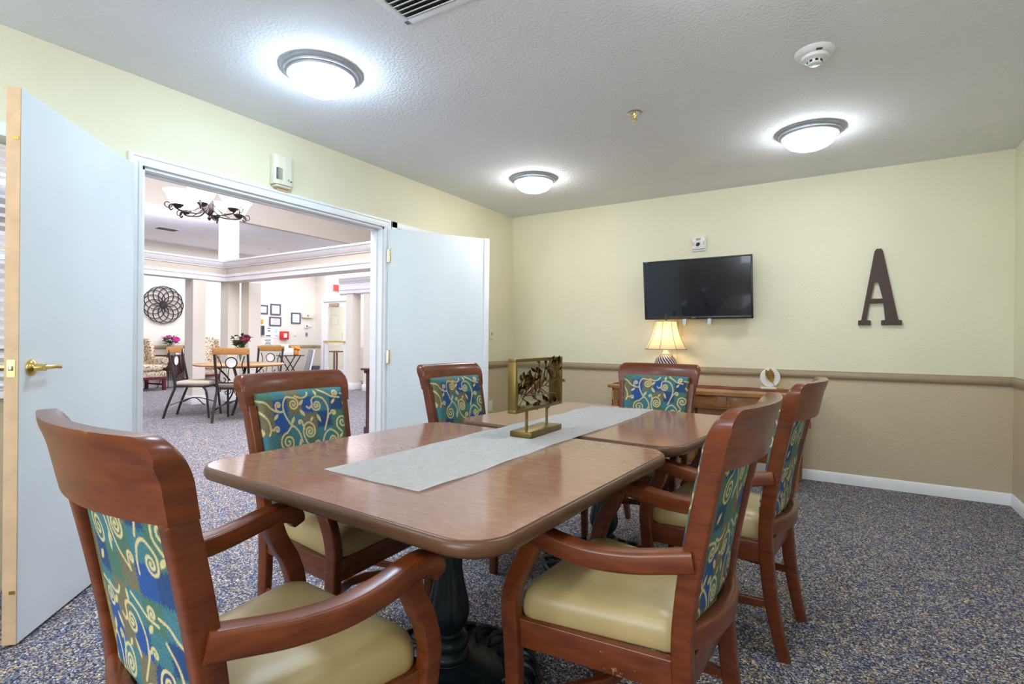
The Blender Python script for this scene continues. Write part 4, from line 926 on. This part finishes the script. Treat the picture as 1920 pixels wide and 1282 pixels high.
def wallbox(name, y0, y1, z0, z1, d, mat, label, cat, extra=None):
    e = empty(name, (XW, (y0+y1)/2, (z0+z1)/2), PI/2, label, cat); w_, h_ = (y1-y0)/2, (z1-z0)/2
    link('body', BOX(-w_, w_, -d, 0, -h_, h_, bev=min(.012, d*.3)), mat, e)
    if extra: link(extra[0], BOX(*[(w_*a_, w_*b_, -d-.006, -d+.002, h_*c_, h_*d__) for a_, b_, c_, d__ in extra[2]]), extra[1], e)
    return e
wallbox('emergency_light', 4.28, 4.62, 1.67, 1.80, .07, 'plastic_cream', 'pale emergency light unit with a red lamp in the room corner', 'emergency light', ('lens', 'alarm_red', [(-.15, .1, -.3, .3)]))
wallbox('thermostat', 4.37, 4.50, 1.39, 1.50, .04, 'plastic_white', 'white thermostat with dark display below the emergency light', 'thermostat', ('display', 'ink', [(-.3, .35, -.4, .4)]))
wallbox('wall_sensor', 4.51, 4.59, 1.42, 1.47, .03, 'plastic_white', 'tiny white sensor right of the thermostat', 'sensor')
wallbox('light_switch', 4.04, 4.11, 1.15, 1.27, .012, 'plastic_cream', 'cream switch plate on the far lobby wall', 'switch', ('toggle', 'plastic_white', [(-.2, .2, -.3, .3)]))
wallbox('keypad', 4.41, 4.49, 1.15, 1.27, .012, 'plastic_grey', 'grey keypad under the thermostat', 'keypad', ('toggle', 'ink', [(-.4, .4, -.5, .5)]))
wallbox('fire_alarm_pull', 3.62, 3.855, 1.07, 1.285, .08, 'alarm_red', 'red fire alarm pull station on the far lobby wall', 'fire alarm', ('handle', 'plastic_white', [(-.35, .45, -.55, .5)]))
wallbox('notice_sheet', 3.20, 3.40, 1.12, 1.40, .006, 'paper', 'white notice sheet at the left above another sheet', 'notice', ('printed_line', 'ink', [(-.3, .6, .6, .75), (-.2, .5, .1, .3), (-.6, .6, -.8, -.6)]))
wallbox('notice_sheet', 3.43, 3.62, 1.10, 1.40, .006, 'paper', 'white notice sheet directly left of the red fire alarm', 'notice', ('printed_line', 'nickel', [(-.4, .3, .4, .5), (-.4, .2, .1, .2), (-.4, .4, -.6, -.5)]))
wallbox('notice_sheet', 3.16, 3.42, .925, 1.085, .006, 'paper', 'wide white notice sheet lowest of the three', 'notice', ('printed_line', 'ink', [(-.7, .6, .4, .7), (-.5, .6, -.2, 0), (-.6, .6, -.7, -.5)]))
wallbox('wall_phone', 3.08, 3.165, 1.18, 1.42, .06, 'ink', 'dark wall phone left of the notice sheets', 'phone', ('handset', 'black_plastic', [(-.5, .1, -.8, .8)]))
wallbox('orange_note', 3.06, 3.155, 1.46, 1.58, .004, 'orange', 'small orange note above the wall phone', 'note')
# folding tray table and its contents
tt = empty('folding_tray_table', (-8.98, 3.52, 0), math.radians(80), 'small black folding tray table under the red fire alarm', 'table')
link('top', BOX(-.29, .29, -.2, .2, .645, .665, bev=.006), 'black_plastic', tt)
for sy in (-.17, .17):
    link('leg', SWEEP([(-.2, sy, .645), (.2, sy, 0)], rsec(.022, .022, .003), side=(0, 1, 0)), 'black_plastic', tt); link('leg', SWEEP([(.2, sy*.85, .645), (-.2, sy*.85, 0)], rsec(.022, .022, .003), side=(0, 1, 0)), 'black_plastic', tt)
e = empty('brochure_box', (-8.98, 3.43, .666), math.radians(80), 'white printed card box standing on the folding tray table', 'box'); link('box_body', BOX(-.13, .13, -.08, .08, 0, .18, bev=.003), 'paper', e); link('header_card', BOX(-.12, .06, .07, .078, .18, .28), 'paper', e)
link('printed_spots', BOX(*[(-.1+.05*k, -.085+.05*k, -.0825, -.079, .04+.03*(k % 3), .055+.03*(k % 3)) for k in range(5)]), 'nickel', e)
e = empty('pumpkin_vase', (-9.0, 3.70, .666), 0, 'orange pot of orange flowers on the folding tray table', 'flowers'); link('pot', LATHE([(0, 0), (.05, 0), (.065, .03), (.06, .09), (.045, .11), (0, .11)], 18), 'orange', e)
for k in range(9):
    a_ = k*2.4; o = link('blossom', LATHE([(0, -.03), (.03, -.02), (.045, .01), (.02, .03), (0, .025)], 10, mod=lambda q, z: 1+.25*math.cos(2*PI*5*q)), 'orange', e); o.location = (.09*math.cos(a_)*(k/9)**.5, .10*math.sin(a_)*(k/9)**.5, .17+.03*math.cos(k)); o.rotation_euler = (math.sin(a_)*.6, math.cos(a_)*.6, 0)
e = empty('folded_board', (-8.78, 3.80, 0), math.radians(75), 'grey folded panel leaning beside the folding tray table', 'board'); o = link('board', BOX(-.06, .06, -.02, .02, 0, .82, bev=.003), 'grey_wall_panel', e); o.rotation_euler = (0, math.radians(12), 0); o = link('board_edge', BOX(.062, .10, -.02, .02, 0.02, .84), 'paper', e); o.rotation_euler = (0, math.radians(12), 0)
e = empty('waste_bin', (-8.95, 4.22, 0), 0, 'low dark blue bin in the corner beside the glazed door', 'bin'); link('bin_body', LATHE([(0, 0), (.12, 0), (.15, .36), (.14, .36), (.11, .02), (0, .02)], 24), 'ink', e); link('bin_rim', SWEEP([(.15*math.cos(2*PI*k/24), .15*math.sin(2*PI*k/24), .36) for k in range(24)], csec(.008, 6), closed=True), 'ink', e)
# vestibule things behind the glass
e = empty('vestibule_table', (-9.72, 5.55, 0), math.radians(-10), 'dark red side table behind the glazed door', 'table'); link('top', BOX(-.25, .25, -.2, .2, .70, .74, bev=.006), 'burgundy', e)
for sx in (-.21, .21):
    for sy in (-.16, .16): link('leg', BOX(sx-.02, sx+.02, sy-.02, sy+.02, 0, .70), 'burgundy', e)
e = empty('wall_picture', (-10.55, 6.98, 1.5), 0, 'red framed picture behind the glazed door', 'picture'); link('frame', BOX((-.35, .35, -.03, 0, -.42, -.35), (-.35, .35, -.03, 0, .35, .42), (-.35, -.28, -.03, 0, -.35, .35), (.28, .35, -.03, 0, -.35, .35)), 'burgundy', e); link('print', BOX(-.28, .28, -.015, -.005, -.35, .35), 'marble', e)
# dark cabinet just inside the lobby
e = empty('dark_cabinet', (-1.30, -.36, 0), 0, 'dark mahogany cabinet just behind the right door jamb', 'cabinet'); link('body', BOX(-.33, .33, -.24, .24, .0, .70, bev=.004), 'dark_wood', e); link('top', BOX(-.375, .375, -.285, .285, .735, .762, bev=.008), 'dark_wood', e); link('top_moulding', BOX(-.35, .35, -.26, .26, .70, .737, bev=.012), 'dark_wood', e); link('plinth', BOX(-.345, .345, -.255, .255, 0, .08, bev=.006), 'dark_wood', e)
link('side_panel', BOX(-.335, -.328, -.18, .18, .14, .64, bev=.003), 'dark_wood', e)
# exit sign at the end of the white beam
e = empty('exit_sign', (-6.52, 2.97, 2.23), 0, 'red exit sign at the left end of the white beam', 'sign'); link('housing', BOX(-.02, .02, -.14, .14, -.09, .09, bev=.004), 'plastic_white', e); link('lit_face', BOX(.019, .023, -.12, .12, -.07, .07), 'exit_red', e)
# chandelier
ch = empty('chandelier', (-2.45, -1.97, 2.30), .35, 'iron chandelier with white bell shades hanging in the lobby', 'chandelier')
link('stem', LATHE([(0, 0), (.012, .01), (.02, .03), (.008, .05), (.03, .07), (.05, .11), (.045, .16), (.02, .19), (.03, .22), (.015, .25), (.015, .95), (.03, 1.0)], 20), 'dark_metal', ch)
link('chain', SWEEP([(0, 0, 1.0), (0, 0, 2.0)], csec(.008, 6)), 'dark_metal', ch)
armm = SWEEP(smoothpath([(.03, 0, .13), (.10, 0, .06), (.20, 0, .055), (.29, 0, .07), (.33, 0, .11), (.36, 0, .08), (.345, 0, .05), (.325, 0, .065)], 5), csec(.008, 6)); arm2 = SWEEP(smoothpath([(.02, 0, .25), (.05, 0, .16), (.13, 0, .09), (.2, 0, .06)], 5), csec(.005, 6)); scr = SWEEP([(.37+.04*(1-.5*t)*math.cos(2*PI*t+2.4), 0, .10+.04*(1-.5*t)*math.sin(2*PI*t+2.4)) for t in [k/20 for k in range(21)]], csec(.005, 6))
shd = LATHE([(.03, .125), (.06, .14), (.085, .18), (.11, .235), (.135, .265), (.132, .267), (.105, .24), (.08, .186), (.055, .147), (.0, .135)], 26); cup = LATHE([(0, .095), (.02, .10), (.045, .125), (.05, .135), (0, .135)], 16)
for k in range(6):
    aa = link('arm', armm, 'dark_metal', ch); aa.rotation_euler = (0, 0, k*PI/3); link('brace', arm2, 'dark_metal', aa); link('arm_scroll', scr, 'dark_metal', aa)
    o = link('cup', cup, 'dark_metal', aa); o.location = (.28, 0, -.02); o = link('glass_shade', shd, 'shade_glow', aa); o.location = (.28, 0, -.02)
# lobby ceiling bits
e = empty('ceiling_vent', (-7.95, .11, ZC), 0, 'dark slotted air vent in the lobby ceiling', 'vent'); link('frame', BOX((-.15, .15, -.2, -.17, -.008, 0), (-.15, .15, .17, .2, -.008, 0), (-.15, -.12, -.17, .17, -.008, 0), (.12, .15, -.17, .17, -.008, 0)), 'lobby_trim', e); link('duct', BOX(-.12, .12, -.17, .17, -.003, -.001), 'ink', e)
for k in range(6): o = link('louvre', BOX(-.012, .012, -.17, .17, -.001, .001), 'nickel', e); o.location = (-.1+k*.04, 0, -.006); o.rotation_euler = (0, .6, 0)
sprinkler((-8.26, 2.42, ZC), 'left one of two sprinkler heads on the lobby ceiling', 'lobby sprinklers'); sprinkler((-8.26, 2.75, ZC), 'right one of two sprinkler heads on the lobby ceiling', 'lobby sprinklers')
